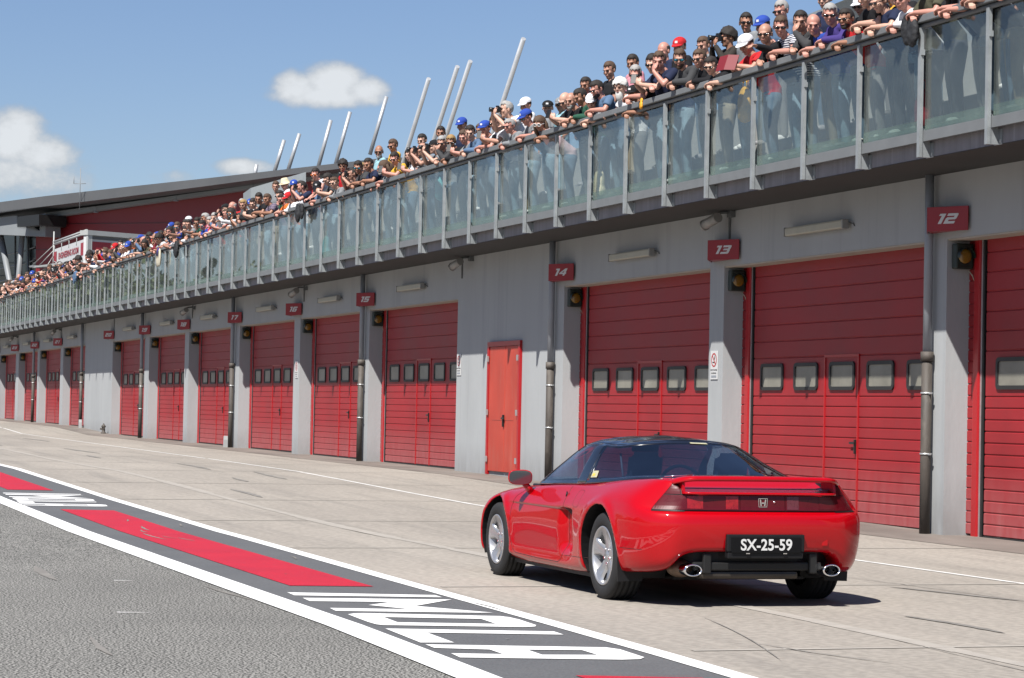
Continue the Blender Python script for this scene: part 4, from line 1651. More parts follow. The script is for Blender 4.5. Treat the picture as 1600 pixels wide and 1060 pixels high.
# digits drawn as slanted techno strokes in a 1 x 1 cell (x right, z up)
SEG = {
    '0': [[(.0, .0), (.9, .0), (1, .12), (1, 1), (.1, 1), (0, .88)], [(.30, .28), (.70, .28), (.70, .74), (.30, .74)]],
    '1': [[(.30, 0), (.62, 0), (.62, 1), (.05, 1), (.05, .80), (.30, .80)]],
    '2': [[(0, 0), (1, 0), (1, .24), (.32, .24), (.32, .40), (.9, .40), (1, .5), (1, .9), (.9, 1), (0, 1), (0, .76), (.70, .76), (.70, .62), (.1, .62), (0, .52)]],
    '3': [[(0, 0), (.9, 0), (1, .1), (1, .46), (.93, .52), (1, .58), (1, .9), (.9, 1), (0, 1), (0, .77), (.68, .77), (.68, .62), (.18, .62), (.18, .42), (.68, .42), (.68, .24), (0, .24)]],
    '4': [[(.62, 0), (.92, 0), (.92, .22), (1.05, .22), (1.05, .42), (.92, .42), (.92, 1), (.60, 1), (0, .42), (0, .22), (.62, .22)], [(.34, .42), (.62, .42), (.62, .68)]],
    '5': [[(0, 0), (.9, 0), (1, .1), (1, .52), (.9, .62), (.32, .62), (.32, .76), (1, .76), (1, 1), (0, 1), (0, .40), (.68, .40), (.68, .24), (0, .24)]],
    '6': [[(.1, 0), (.9, 0), (1, .1), (1, .52), (.9, .62), (.32, .62), (.32, .76), (1, .76), (1, 1), (.1, 1), (0, .9), (0, .1)], [(.32, .22), (.68, .22), (.68, .42), (.32, .42)]],
    '7': [[(.36, 0), (.70, 0), (1, .72), (1, 1), (0, 1), (0, .76), (.66, .76)]],
    '8': [[(.1, 0), (.9, 0), (1, .1), (1, .9), (.9, 1), (.1, 1), (0, .9), (0, .1)], [(.32, .22), (.68, .22), (.68, .42), (.32, .42)], [(.32, .60), (.68, .60), (.68, .78), (.32, .78)]],
    '9': [[(0, 0), (.9, 0), (1, .1), (1, .9), (.9, 1), (.1, 1), (0, .9), (0, .50), (.1, .40), (.68, .40), (.68, .24), (0, .24)], [(.32, .60), (.68, .60), (.68, .78), (.32, .78)]],
}


def digit_mesh(txt, w_, h_, gap, sl, name):
    """flat letters standing 3 mm proud in the x/z plane, facing -y"""
    b = MB()
    n = len(txt)
    wid = sum((.62 if c == '1' else 1.0) * w_ for c in txt) + gap * (n - 1)
    x = -wid / 2
    for c in txt:
        cw = w_
        es = []
        bm = bmesh.new()
        for loop in SEG[c]:
            vs = [bm.verts.new((x + px * cw + (pz - .5) * h_ * sl, -.003, (pz - .5) * h_)) for px, pz in loop]
            es += [bm.edges.new((vs[i], vs[(i + 1) % len(vs)])) for i in range(len(vs))]
        bmesh.ops.triangle_fill(bm, use_beauty=True, edges=es)
        for f in bm.faces:
            if f.normal.y > 0: f.normal_flip()
        b.bm(bm)
        x += (.62 if c == '1' else 1.0) * w_ + gap
    return b.mesh(name, m_digit)


# number plates hang on the edge between bays, a little in front of the wall
SIGNX = {12: -2.79, 13: -9.30, 14: -16.08, 15: -28.54, 16: -35.10, 17: -41.76, 18: -48.81, 19: -55.22, 20: -62.15, 21: -74.31, 22: -80.94, 23: -87.37, 24: -94.2, 25: -101.0}
for k, x in SIGNX.items():
    # a V of two plates: apex towards the lane, open ends back at the wall
    t = thing('number_sign', (x + .14, YW - .17, 3.605), 'dark red garage number sign reading %d' % k, 'sign', 'garage number signs')
    for sg, nm in ((1, 'sign_plate'), (-1, 'sign_plate')):
        ax, ay = -.25, -.13
        bx2, by2 = ax + sg * .49, .13
        dv = Vector((bx2 - ax, by2 - ay, 0)).normalized()
        ang = math.atan2(dv.y, dv.x)
        b = MB()
        b.bbox(0, .552, 0, .016, -.138, .138, .003) if sg > 0 else b.bbox(0, .552, -.016, 0, -.138, .138, .003)
        P_ = b.build(nm, m_sign, t, (ax, ay, 0), rot=(0, 0, ang))
        me_ = digit_mesh(str(k), .145, .115, .028, .62, 'number')
        if sg > 0:
            obj('number', me_, P_, (.272, -.001, 0))
        else:
            obj('number', me_, P_, (.272, .001, 0), rot=(0, 0, PI))
    b = MB()
    b.prism([(-.235, -.105), (.20, .125), (-.66, .125)], -.132, -.126, 'z')
    b.build('bottom_plate', m_sign, t)
    b = MB()
    b.box(-.20, -.14, -.02, .168, -.05, .05)
    b.build('sign_bracket', m_cable, t)

LAMPX = [(-6.36, 12), (-12.96, 13), (.9, 11), (-25.25, 14), (-31.9, 15), (-38.4, 16), (-45.6, 17), (-51.9, 18), (-58.6, 19), (-71.2, 20), (-77.7, 21), (-84.1, 22), (-91, 23)]
lamp0 = None
for x, k in LAMPX:
    lab = ('cream fluorescent wall light above the garage doors, just right of sign %d' % (k + 1)) if k != 14 else 'cream fluorescent wall light above the garage door right of sign 15'
    if lamp0 is None:
        lamp0 = thing('wall_light', (x, YW - .085, 3.73), lab, 'light', 'fluorescent lights along the pit wall')
        b = MB()
        b.bbox(-.86, .86, -.045, .035, -.055, .055, .02)
        b.build('light_cover', m_lampb, lamp0)
        b = MB()
        b.bbox(-.89, -.86, -.05, .04, -.06, .06, .008)
        b.build('end_cap', m_cam, lamp0)
        b = MB()
        b.bbox(.86, .89, -.05, .04, -.06, .06, .008)
        b.build('end_cap', m_cam, lamp0)
        b = MB()
        b.box(-.5, -.45, .036, .084, -.02, .02)
        b.box(.45, .5, .036, .084, -.02, .02)
        b.build('light_bracket', m_cable, lamp0)
        b = MB()
        b.tube([(.88, .03, .03), (.95, .07, .0), (.97, .08, -.03)], .008, 5)
        b.build('lamp_cable', m_cable, lamp0)
    else:
        c = copy_tree(lamp0, None, (x, YW - .085, 3.73))
        c['label'] = lab

# downpipes: painted upper length, rusty cast-iron lower length, zinc clamps
for x, k, zj in [(-3.25, 12, 2.10), (-16.62, 14, 2.14), (-28.93, 15, 2.34), (-42.2, 17, 2.42), (-55.95, 19, 2.4), (-68.45, 21, 2.4), (-81.55, 22, 2.4), (-94.6, 24, 2.4)]:
    g0 = gz(x)
    t = thing('downpipe', (x, YW - .09, g0), 'grey downpipe with rusty brown iron foot beside sign %d' % k if k != 21 else 'grey downpipe with rusty iron foot on the left edge of the blank wall', 'downpipe', 'downpipes on the pit wall')
    b = MB()
    b.tube([(0, 0, zj - g0 - .02), (0, 0, 3.40 - g0), (.0, .0, 4.15 - g0)], .052, 16)
    b.build('painted_pipe', m_pipe, t)
    b = MB()
    b.tube([(0, 0, .0), (0, 0, .9), (0, 0, zj - g0 - .09)], .062, 18)
    b.tube([(0, 0, zj - g0 - .10), (0, 0, zj - g0 + .01)], .076, 18)
    b.build('iron_pipe', m_castiron, t)
    for zc_ in (.92, 1.62):
        b = MB()
        b.lathe([(.064, -.011), (.070, -.011), (.070, .011), (.064, .011)], 18, 'z', c=(0, 0, zc_))
        b.box(.066, .11, -.01, .01, zc_ - .011, zc_ + .011)
        b.build('pipe_clamp', m_band_, t)

# traffic lights on the flank of each pillar, lens facing along the wall
TLX = {12: -2.97, 13: -9.51, 14: -16.24, 15: -28.64, 16: -34.93, 17: -41.72, 18: -48.63, 19: -55.11, 20: -62.12, 21: -73.71, 22: -80.42, 23: -87.09, 24: -93.9}
tl0 = None
for k, x in TLX.items():
    lab = 'dark signal lamp with one amber lens on the pillar under sign %d' % k
    if tl0 is None:
        tl0 = thing('signal_lamp', (x + .03, YW + .15, 3.20), lab, 'signal lamp', 'signal lamps on the garage pillars')
        b = MB()
        b.bbox(.0, .12, -.11, .11, -.145, .145, .02)
        b.build('housing', m_tl, tl0)
        b = MB()
        b.sphere((.13, -.005, .0), .085, 20, 12, 0, (.35, 1, 1))
        b.build('amber_lens', m_amb, tl0)
        b = MB()
        n = 20
        vs = []
        for i in range(n + 1):
            a = R(-10 + 200 * i / n)
            vs += [(.13, -.005 + .10 * math.cos(a), .10 * math.sin(a)), (.20, -.005 + .10 * math.cos(a), .10 * math.sin(a) - .01)]
        b.add(vs, [(2 * i, 2 * i + 1, 2 * i + 3, 2 * i + 2) for i in range(n)], 0, True)
        b.build('visor', m_tl, tl0)
        b = MB()
        b.box(-.03, .0, -.05, .05, -.10, .10)
        b.build('mount', m_cable, tl0)
        b = MB()
        b.tube([(.06, .08, -.16), (.08, .12, -.22), (.07, .15, -.28)], .006, 5)
        b.build('loose_cable', m_lampb, tl0)
    else:
        c = copy_tree(tl0, None, (x + .03, YW + .15, 3.20))
        c['label'] = lab

# cylindrical cameras under the soffit
cm0 = None
for x, z, k in [(-9.35, 4.00, 'between the light and sign 13'), (-21.5, 4.0, 'above the right edge of garage door 15'), (-34.5, 3.97, 'right above sign 16'), (-48.0, 3.95, 'right above sign 18'), (-74.6, 3.98, 'right above sign 21'), (-87.6, 3.98, 'right above sign 23')]:
    lab = 'pale tube-shaped camera under the terrace edge, ' + k
    if cm0 is None:
        cm0 = thing('wall_camera', (x, YW - .28, z), lab, 'camera', 'cameras under the terrace edge')
        b = MB()
        b.tube([(.20, .02, .045), (-.16, -.02, -.035)], .07, 16)
        b.tube([(-.16, -.02, -.035), (-.19, -.023, -.042)], [.078, .078], 16)
        b.build('housing', m_cam, cm0)
        b = MB()
        b.tube([(.10, .0, .08), (.12, .1, .12), (.14, .27, .13)], .02, 8)
        b.box(.08, .20, .20, .278, .06, .149)
        b.build('arm', m_cable, cm0)
    else:
        c = copy_tree(cm0, None, (x, YW - .28, z))
        c['label'] = lab
for x in [-9.33, -22.0, -34.6, -48.2, -61.9, -74.3]:
    t = MB()
    t.box(x - .02, x + .02, YW - .022, YW - .003, 3.77, 4.15)
    tag(t.build('cable_duct', m_cable), 'thin dark cable duct running up the wall to the soffit at x', 'cable duct')
ducts = [o for o in bpy.data.objects if o.name.startswith('cable_duct')]
for o, k in zip(ducts, ('above sign 13', 'by the camera right of garage door 15', 'above sign 16', 'above sign 18', 'above sign 20', 'above sign 21')):
    o['label'] = 'thin dark cable duct climbing the wall ' + k
    o['group'] = 'cable ducts on the pit wall'

# no-smoking notices
for i, (x, z, lab) in enumerate([(-9.80, 2.03, 'white no smoking notice on the pillar below sign 13'), (-22.08, 2.17, 'white no smoking notice at the right edge of garage door 15'),
                                 (-35.2, 2.2, 'small white notice on the pillar below sign 16')]):
    t = thing('no_smoking_notice', (x, YW - .012, z), lab, 'notice', 'no smoking notices')
    b = MB()
    b.box(-.125, .125, 0, .008, -.20, .20)
    b.build('notice_board', m_paper, t)
    b = MB()
    n = 24
    vs = []
    for j in range(n):
        a = 2 * PI * j / n
        for r_ in (.098, .078):
            vs.append((r_ * math.cos(a), -.002, .07 + r_ * math.sin(a)))
    b.add(vs, [(2 * j, 2 * j + 1, (2 * j + 3) % (2 * n), (2 * j + 2) % (2 * n)) for j in range(n)])
    b.add([(-.07, -.003, .13), (-.055, -.003, .145), (.07, -.003, .01), (.055, -.003, -.005)], [(0, 1, 2, 3)])
    b.build('red_ring', m_redp, t)
    b = MB()
    b.add([(-.05, -.0025, .03), (.02, -.0025, .03), (.02, -.0025, .045), (-.05, -.0025, .045)], [(0, 1, 2, 3)])
    b.add([(.0, -.0015, .045), (.04, -.0015, .10), (.03, -.0015, .14), (.01, -.0015, .10)], [(0, 1, 2, 3)])
    b.build('cigarette', m_handle, t)
    text_mesh('VIETATO FUMARE', .030, m_handle, 'wording', t, (0, -.003, -.07), Matrix.Rotation(R(90), 4, 'X'), .0004)
    text_mesh('NO SMOKING', .030, m_handle, 'wording', t, (0, -.003, -.115), Matrix.Rotation(R(90), 4, 'X'), .0004)
    b = MB()
    b.add([(-.09, -.002, -.175), (.09, -.002, -.175), (.09, -.002, -.145), (-.09, -.002, -.145)], [(0, 1, 2, 3)])
    b.build('grey_strip', m_pipe, t)

# hydrant by the blank wall and two white kerb stumps by the pipes
t = thing('hydrant', (-62.6, .93, gz(-63)), 'small dark hydrant standing at the foot of the blank grey wall', 'hydrant')
b = MB()
b.lathe([(.0, .0), (.16, .0), (.16, .04), (.10, .06), (.09, .34), (.13, .36), (.13, .42), (.10, .46), (.04, .52), (.035, .58), (0, .58)], 20, 'z')
b.build('barrel', m_castiron, t)
b = MB()
b.tube([(-.20, 0, .30), (.20, 0, .30)], .05, 12)
b.tube([(0, -.2, .26), (0, 0, .26)], .055, 12)
b.build('outlet', m_castiron, t)
t.scale = (.58, .58, .58)
for x, lab in ((-42.55, 'low white stone stump at the foot of the downpipe by sign 17'), (-68.1, 'low white stone stump at the left end of the blank wall')):
    b = MB()
    b.prism([(-.06, 0), (.06, 0), (.05, .2), (.02, .30), (-.03, .30), (-.05, .2)], -.05, .05, 'y')
    o = b.build('stone_stump', mat('white_stone', (.36, .37, .37), .8, var=.1), None, (x, YW - .14, gz(x)))
    tag(o, lab, 'stone', 'white stone stumps')

# ================================================================== behind the terrace
m_pole = mat('brushed_pole_steel', (0.50, 0.51, 0.52), 0.42, metal=.45, var=.05)
PL = [(-57.9, -60.2), (-63.97, -66.4), (-65.56, -68.0), (-69.32, -71.7), (-75.39, -77.8), (-81.26, -83.7), (-84.61, -87.0), (-90.53, -92.9), (-93.66, -96.0), (-99.9, -101.6)]
names_ = ['tallest, alone at the right end of the row', 'right one of the close middle pair', 'left one of the close middle pair', 'fourth from the right', 'fifth from the right, over the corner of the dark roof',
          'sixth from the right, near the dark roof edge', 'seventh from the right', 'eighth from the right', 'ninth from the right, short looking', 'stub at the far left end']
# paddock building: red cladding, long dark roof edge, glazed porch with raking columns
m_clad = mat('dark_red_cladding', (0.20, 0.012, 0.017), 0.5, var=.06, vscale=.4)
m_roofd = mat('dark_grey_roof', (0.085, 0.088, 0.092), 0.55, var=.1, vscale=.3)
m_roofl = mat('grey_roof_trim', (0.20, 0.215, 0.225), 0.5, var=.08, vscale=.4)
m_dglass = mat('dark_facade_glass', (0.018, 0.022, 0.024), 0.08, spec=.8, var=.1, vscale=.3)
m_panel = mat('pale_grey_panel', (0.26, 0.285, 0.295), 0.6, var=.05, vscale=.5)


def at(px, py, depth):
    v = rgt * ((px - 800) / 3971.6) + up * (-(py - 530) / 3971.6) + fwd
    return CAM + v * depth


pbd = thing('paddock_building', (-110, 14, 0), 'large dark red building with long sloping dark roof edge behind the crowd', 'building')
PO = (110, -14, 0)


def face_pt(px, py, k=0.0):
    """point on the building's front plane seen at that pixel; k metres in front of it"""
    P0, P1 = at(0, 500, 150), at(700, 500, 120)
    P0.z = P1.z = 0
    d = (P1 - P0).normalized()
    nrm = Vector((d.y, -d.x, 0))
    if nrm.dot(CAM - P0) < 0: nrm = -nrm
    P0 = P0 + nrm * k
    v = rgt * ((px - 800) / 3971.6) + up * (-(py - 530) / 3971.6) + fwd
    t = (P0 - CAM).dot(nrm) / v.dot(nrm)
    return CAM + v * t, d, nrm


def slab_px(pts, k0, k1, name, m, parent=pbd):
    """polygon drawn on the facade plane, given real thickness along the plane's normal"""
    fr = [face_pt(x, y, k1)[0] for x, y in pts]
    nrm = face_pt(0, 0)[2]
    bk = [p - nrm * (k1 - k0) for p in fr]
    n = len(pts)
    b = MB()
    bm = bmesh.new()
    v0 = [bm.verts.new(p) for p in fr]
    v1 = [bm.verts.new(p) for p in bk]
    fa = bm.faces.new(v0)
    fb = bm.faces.new(v1)
    for i in range(n):
        bm.faces.new((v0[i], v0[(i + 1) % n], v1[(i + 1) % n], v1[i]))
    bmesh.ops.triangulate(bm, faces=[fa, fb])
    bmesh.ops.recalc_face_normals(bm, faces=bm.faces)
    b.bm(bm)
    return b.build(name, m, parent, PO)


slab_px([(56, 345), (200, 325), (330, 303), (470, 275), (620, 262), (900, 250), (900, 640), (56, 640)], -25, 0, 'cladding', m_clad)
for yy in (390, 430, 350):
    slab_px([(56, yy), (900, yy - 8), (900, yy - 7.3), (56, yy + .7)], .0, .03, 'cladding_joint', m_handle)
slab_px([(-120, 334), (0, 316), (68, 307), (200, 292), (330, 278), (470, 262), (600, 247), (900, 240), (900, 250), (600, 256), (470, 271), (330, 290), (200, 307), (68, 323), (0, 330), (-120, 350)], -12, 1.8, 'roof_edge', m_roofd)
slab_px([(68, 333), (200, 316), (330, 298), (470, 278), (600, 263), (600, 268), (470, 283), (330, 304), (200, 322), (68, 341)], .05, .5, 'gutter_beam', m_roofl)
slab_px([(-120, 350), (0, 340), (26, 337), (26, 357), (62, 361), (62, 335), (71, 334), (71, 370), (-120, 362)], .3, 1.3, 'porch_canopy', m_roofl)
slab_px([(27, 339), (61, 335), (61, 352), (27, 355)], .2, 2.0, 'canopy_louvre', m_handle)
slab_px([(-120, 362), (40, 368), (40, 640), (-120, 640)], -20, -6, 'glass_front', m_dglass)
slab_px([(40, 370), (56, 366), (56, 640), (40, 640)], -20, -1.5, 'glass_return', m_dglass)
for (xa, ya, xb_, yb, r_) in [(1, 385, 21, 470, .17), (36, 372, 26, 470, .16), (-40, 375, -30, 470, .17)]:
    b = MB()
    b.tube([face_pt(xa, ya - 18, .4)[0], face_pt(xb_, yb, .4)[0], face_pt(xb_ + (xb_ - xa) * 1.6, yb + 150, .4)[0]], r_, 14)
    b.build('raking_column', m_roofl, pbd, PO)
for i, xx in enumerate((24, 33, 44)):
    b = MB()
    b.tube([face_pt(xx, 366, -1.4)[0], face_pt(xx, 640, -1.4)[0]], .06, 6)
    b.build('mullion', m_roofl, pbd, PO)
for yy in (392, 412, 432):
    b = MB()
    b.tube([face_pt(-60, yy + 20, -5.8)[0], face_pt(40, yy, -1.6)[0], face_pt(55, yy - 6, -1.3)[0]], .045, 6)
    b.build('transom', m_roofl, pbd, PO)
for xx, yy in ((150, 331), (275, 313), (395, 296)):
    b = MB()
    p = face_pt(xx, yy, 1.0)[0]
    b.tube([p + Vector((0, 0, .3)), p + Vector((0, 0, .0))], .02, 6)
    b.tube([p + Vector((0, 0, 0)), p + Vector((0, 0, -.06))], [.14, .14], 12)
    b.build('floodlight', m_roofl, pbd, PO)
PXP = [None] * 4 + [((604, 151), (578, 242)), ((547, 175), (523, 262)), ((517, 188), (496, 266)), ((468, 209), (449, 270)), ((444, 219), (427, 275)), ((401, 257), (397, 282))]
for i_, ((xt, xb), nm) in enumerate(zip(PL, names_)):
    if i_ < 4:
        zt = 13.86
        top = Vector((xt, 14.0, zt))
        dirv = Vector((xb - xt, 0, -2.05)).normalized()
        bot = top + dirv * (zt - 5.2) / abs(dirv.z)
        rad = .084
    else:
        (ta, tb), (ba, bb_) = PXP[i_]
        bot = face_pt(ba, bb_, -1.2)[0]
        dpt = (bot - CAM).dot(fwd)
        top = at(ta, tb, dpt)
        rad = .084 * dpt / 108
    b = MB()
    b.tube([bot - bot, top - bot], rad, 16)
    o = b.build('leaning_pole', m_pole, None, bot)
    tag(o, 'slim pale leaning steel pole, ' + nm, 'pole', 'leaning steel poles behind the terrace')
# pale grey stair block between the crowd and the red wall
sb = MB()
poly = [at(392, 294, 112), at(440, 280, 109), at(478, 269, 106), at(478, 420, 106), at(392, 420, 112)]
back = [p + Vector((-3, .3, 0)) for p in poly]
sb.add([p[:] for p in poly] + [p[:] for p in back], [(0, 1, 2, 3, 4), (9, 8, 7, 6, 5), (0, 5, 6, 1), (1, 6, 7, 2), (2, 7, 8, 3), (3, 8, 9, 4), (4, 9, 5, 0)])
o = sb.build('stair_block', m_panel)
tag(o, 'pale grey panelled block rising behind the spectators left of centre', 'building')
sb = MB()
poly = [at(1228, 36, 50), at(1300, 8, 47), at(1380, -25, 45), at(1560, -60, 42), at(1560, 120, 42), at(1228, 120, 50)]
back = [p + Vector((-1.2, 2.6, 0)) for p in poly]
sb.add([p[:] for p in poly] + [p[:] for p in back], [(0, 1, 2, 3, 4, 5), (11, 10, 9, 8, 7, 6)] + [(i, 6 + i, 6 + (i + 1) % 6, (i + 1) % 6) for i in range(6)])
o = sb.build('grey_screen_wall', m_panel)
tag(o, 'plain grey slanting wall behind the spectators at the upper right', 'wall')

# wooded hill far across the track, mirrored in the nearer glass
b = MB()
n = 60
vs = []
for i in range(n + 1):
    for j in range(9):
        t = i / n
        x = -520 + 560 * t
        y = -120 - 14 * j
        hgt = (26 + 9 * math.sin(t * 9) + 5 * math.sin(t * 31 + 1)) * math.sin(PI * (j + .0) / 8) * (1 + .06 * rng.uniform(-1, 1)) * min(1, 4 * t + .25, 4 * (1 - t) + .1)
        vs.append((x, y + 6 * math.sin(i * 1.3 + j), hgt - 1))
b.add(vs, [(i * 9 + j, (i + 1) * 9 + j, (i + 1) * 9 + j + 1, i * 9 + j + 1) for i in range(n) for j in range(8)], 0, True)
b.build('hill', mat('hill_scrub', (.105, .10, .065), .9, var=.4, vscale=.12, bump=1, bscale=.5), kind='structure')

# antenna on the roof
t = thing('antenna', tuple(at(125, 300, 140)), 'thin metal antenna with one side arm on the dark roof', 'antenna')
b = MB()
b.tube([(0, 0, -1), (0, 0, 1.3)], .022, 6)
b.build('mast', m_roofl, t)
b = MB()
b.tube([Vector((0, 0, .45)) - rgt * .35, Vector((0, 0, .45)) + rgt * .32], .018, 6)
b.tube([Vector((0, 0, .45)) - rgt * .35, Vector((0, 0, .85)) - rgt * .35], .018, 6)
b.build('side_arm', m_roofl, t)

# hospitality unit: pale trailer top with red band, folded-down platform and lettered front
hu = thing('hospitality_trailer', (-88, 5, 0), 'pale grey race trailer roof with red stripe and lettered white front panel', 'trailer')
HO = (88, -5, 0)
m_hw = mat('trailer_grey_white', (0.36, 0.37, 0.36), 0.5, var=.05, vscale=2)
m_hwhite = mat('trailer_white_panel', (0.56, 0.56, 0.56), 0.5)
m_hred = mat('trailer_red_stripe', (0.32, 0.012, 0.025), 0.45, var=.04)
A_, B_ = at(135, 400, 100), at(83, 400, 108)         # corner, front end
C_ = at(262, 400, 103)                                  # far end of the long side
A_.z = B_.z = C_.z = 0
zt_ = at(133, 359, 100).z
u1 = (B_ - A_)
l1 = u1.length
u1.normalize()
u2 = (C_ - A_)
l2 = u2.length
u2.normalize()


def hq(u, l0, l1_, z0, z1, off, th, name, m, parent=hu):
    n = Vector((u.y, -u.x, 0))
    if n.dot(CAM - A_) < 0: n = -n
    p = [A_ + u * l0 + n * off, A_ + u * l1_ + n * off]
    q = [a - n * th for a in p]
    b = MB()
    vs = [(p[0].x, p[0].y, z0), (p[1].x, p[1].y, z0), (p[1].x, p[1].y, z1), (p[0].x, p[0].y, z1), (q[0].x, q[0].y, z0), (q[1].x, q[1].y, z0), (q[1].x, q[1].y, z1), (q[0].x, q[0].y, z1)]
    b.add(vs, [(0, 1, 2, 3), (7, 6, 5, 4), (0, 4, 5, 1), (1, 5, 6, 2), (2, 6, 7, 3), (3, 7, 4, 0)])
    return b.build(name, m, parent, HO)


hq(u2, 0.0, l2, 5.0, zt_ - .22, 0, .2, 'side_panel', m_hwhite)
hq(u2, .25, l2, zt_ - .78, zt_ - .45, .03, .028, 'red_stripe', m_hred)
hq(u2, .25, l2, zt_ - .36, zt_ - .24, .03, .028, 'dark_stripe', m_roofd)
hq(u2, .25, l2, zt_ - 1.0, zt_ - .92, .03, .028, 'dark_stripe', m_roofd)
hq(u2, -.05, l2, zt_ - .21, zt_ - .02, .12, .5, 'top_rail', m_hw)
hq(u1, 0.0, l1, zt_ - 1.08, zt_ - .34, 0, .2, 'front_panel', m_hwhite)
hq(u2, -.02, .2, 5, zt_ - .21, .09, .1, 'corner_post', m_hw)
b = MB()
for za, zb in ((zt_ - .02, zt_ - .02), (zt_ - .12, zt_ - .12)):
    p0 = A_.copy(); p0.z = za
    p1 = A_ + u1 * l1; p1.z = zb
    b.tube([p0, p1], .045, 6)
b.build('sloping_rail', m_hw, hu, HO)
for i in range(5):
    f_ = .06 + .9 * i / 4
    b = MB()
    p0 = A_ + u1 * l1 * f_
    z_ = zt_ - .05
    b.tube([(p0.x, p0.y, z_), (p0.x, p0.y, z_ - .45)], .02, 5)
    b.build('rail_post', m_hw, hu, HO)
n1 = Vector((u1.y, -u1.x, 0))
if n1.dot(CAM - A_) < 0: n1 = -n1
# lettering on the front panel
for f0, f1 in ((.02, .16), (.88, .995)):
    p = [A_ + u1 * l1 * f0 + n1 * .012, A_ + u1 * l1 * f1 + n1 * .012]
    sq = MB()
    sq.add([(p[0].x, p[0].y, zt_ - .96), (p[1].x, p[1].y, zt_ - .96), (p[1].x, p[1].y, zt_ - .46), (p[0].x, p[0].y, zt_ - .46)], [(0, 1, 2, 3)])
    sq.build('red_square', m_hred, hu, HO)
xa = -u1
M3 = Matrix(((xa.x, 0, n1.x, 0), (xa.y, 0, n1.y, 0), (-.29 * -1, 1, n1.z, 0), (0, 0, 0, 1)))
c_ = A_ + u1 * l1 * .52 + n1 * .015
M3 = Matrix(((xa.x, 0, n1.x, 0), (xa.y, 0, n1.y, 0), (0, 1, 0, 0), (0, 0, 0, 1)))
text_mesh('ENGINEERING ROOM', .36, m_hred, 'lettering', hu, (c_.x + HO[0], c_.y + HO[1], zt_ - .71), M3, .001, 0, .006, 1.0, 1.45)
# tail platform with stay wires
b = MB()
e0 = A_ + u1 * l1
e0.z = zt_ - 1.25
e1 = A_ + u2 * 0 + u1 * 0
e1.z = zt_ - 1.15
tip = at(47, 417, 110)
b.tube([tip, e0 + (e1 - e0) * .4, e1], [.05, .06, .06], 6, flat=1)
b.add([(tip.x, tip.y, tip.z), (e1.x, e1.y, e1.z), (e1.x, e1.y, e1.z - .12), (tip.x, tip.y, tip.z - .06)], [(0, 1, 2, 3)])
b.build('platform', m_hw, hu, HO)
for k in range(4):
    b = MB()
    p = at(83.5, 384 + 8 * k, 107.8)
    q = tip + (e1 - tip) * (.02 + .16 * k)
    b.tube([p, q], .018, 5)
    b.build('stay_wire', m_hw, hu, HO)
b = MB()
p = at(84.5, 362, 107.8)
b.tube([p, p + Vector((0, 0, -2))], .03, 6)
b.build('flag_pole', m_hw, hu, HO)

# ================================================================== trees across the track (seen in the balcony glass)
m_leaf = [mat('leaves_dark', (0.028, 0.05, 0.018), .7, var=.35, vscale=.8), mat('leaves_mid', (0.045, 0.075, 0.025), .7, var=.35, vscale=.8), mat('leaves_light', (0.07, 0.10, 0.035), .7, var=.3, vscale=.8)]
m_bark = mat('bark', (.08, .06, .045), .9, var=.2)
tree_me = []
for kk in range(3):
    b = MB()
    h_ = 10
    blobs = [(rng.uniform(-2.4, 2.4), rng.uniform(-2.4, 2.4), rng.uniform(3.5, 10), rng.uniform(.9, 2.0)) for _ in range(20)]
    if kk == 1:
        blobs = [(rng.uniform(-.8, .8), rng.uniform(-.8, .8), 1.5 + 10 * i / 15, 1.5 * (1 - i / 17)) for i in range(15)]
    for (x, y, z, r_) in blobs:
        for _ in range(120):
            d = Vector((rng.gauss(0, 1), rng.gauss(0, 1), rng.gauss(0, 1))).normalized() * r_ * rng.uniform(.55, 1.05)
            c = Vector((x, y, z)) + d
            u_ = Vector((rng.uniform(-1, 1), rng.uniform(-1, 1), rng.uniform(-1, 1))).normalized()
            v_ = u_.orthogonal().normalized()
            s_ = rng.uniform(.12, .3)
            b.add([(c + u_ * s_)[:], (c + v_ * s_)[:], (c - u_ * s_)[:], (c - v_ * s_)[:]], [(0, 1, 2, 3)], rng.randrange(3))
    t_ = MB()
    t_.tube([(0, 0, 0), (.1, 0, 3), (0, .1, 7)], [.3, .22, .08], 8)
    for a in range(5):
        t_.tube([(0, 0, 2.5 + a), (1.3 * math.cos(a * 2.1), 1.3 * math.sin(a * 2.1), 4 + a)], [.1, .04], 5)
    tree_me.append((b.mesh('crown', m_leaf), t_.mesh('trunk', m_bark)))
nt_ = 0
for row, (y0_, x0_, x1_, n) in enumerate([(-36, -420, -205, 40), (-46, -450, -190, 30)]):
    for i in range(n):
        x = x0_ + (x1_ - x0_) * (i + rng.uniform(-.25, .25)) / n
        kk = rng.choice((0, 0, 1, 2))
        sc = rng.uniform(.75, 1.35)
        t = thing('tree', (x, y0_ + rng.uniform(-2, 2), gz(x) - .2), 'green tree across the track, mirrored in the balcony glass', 'tree', 'trees across the track', rng.uniform(0, 6))
        t.scale = (sc, sc, sc * rng.uniform(.8, 1.25))
        obj('crown', tree_me[kk][0], t)
        obj('trunk', tree_me[kk][1], t)

# ================================================================== the crowd on the terrace
FL = 4.50
TIER = 4.90
crng = random.Random(21)


def V3(*a):
    return Vector(a)


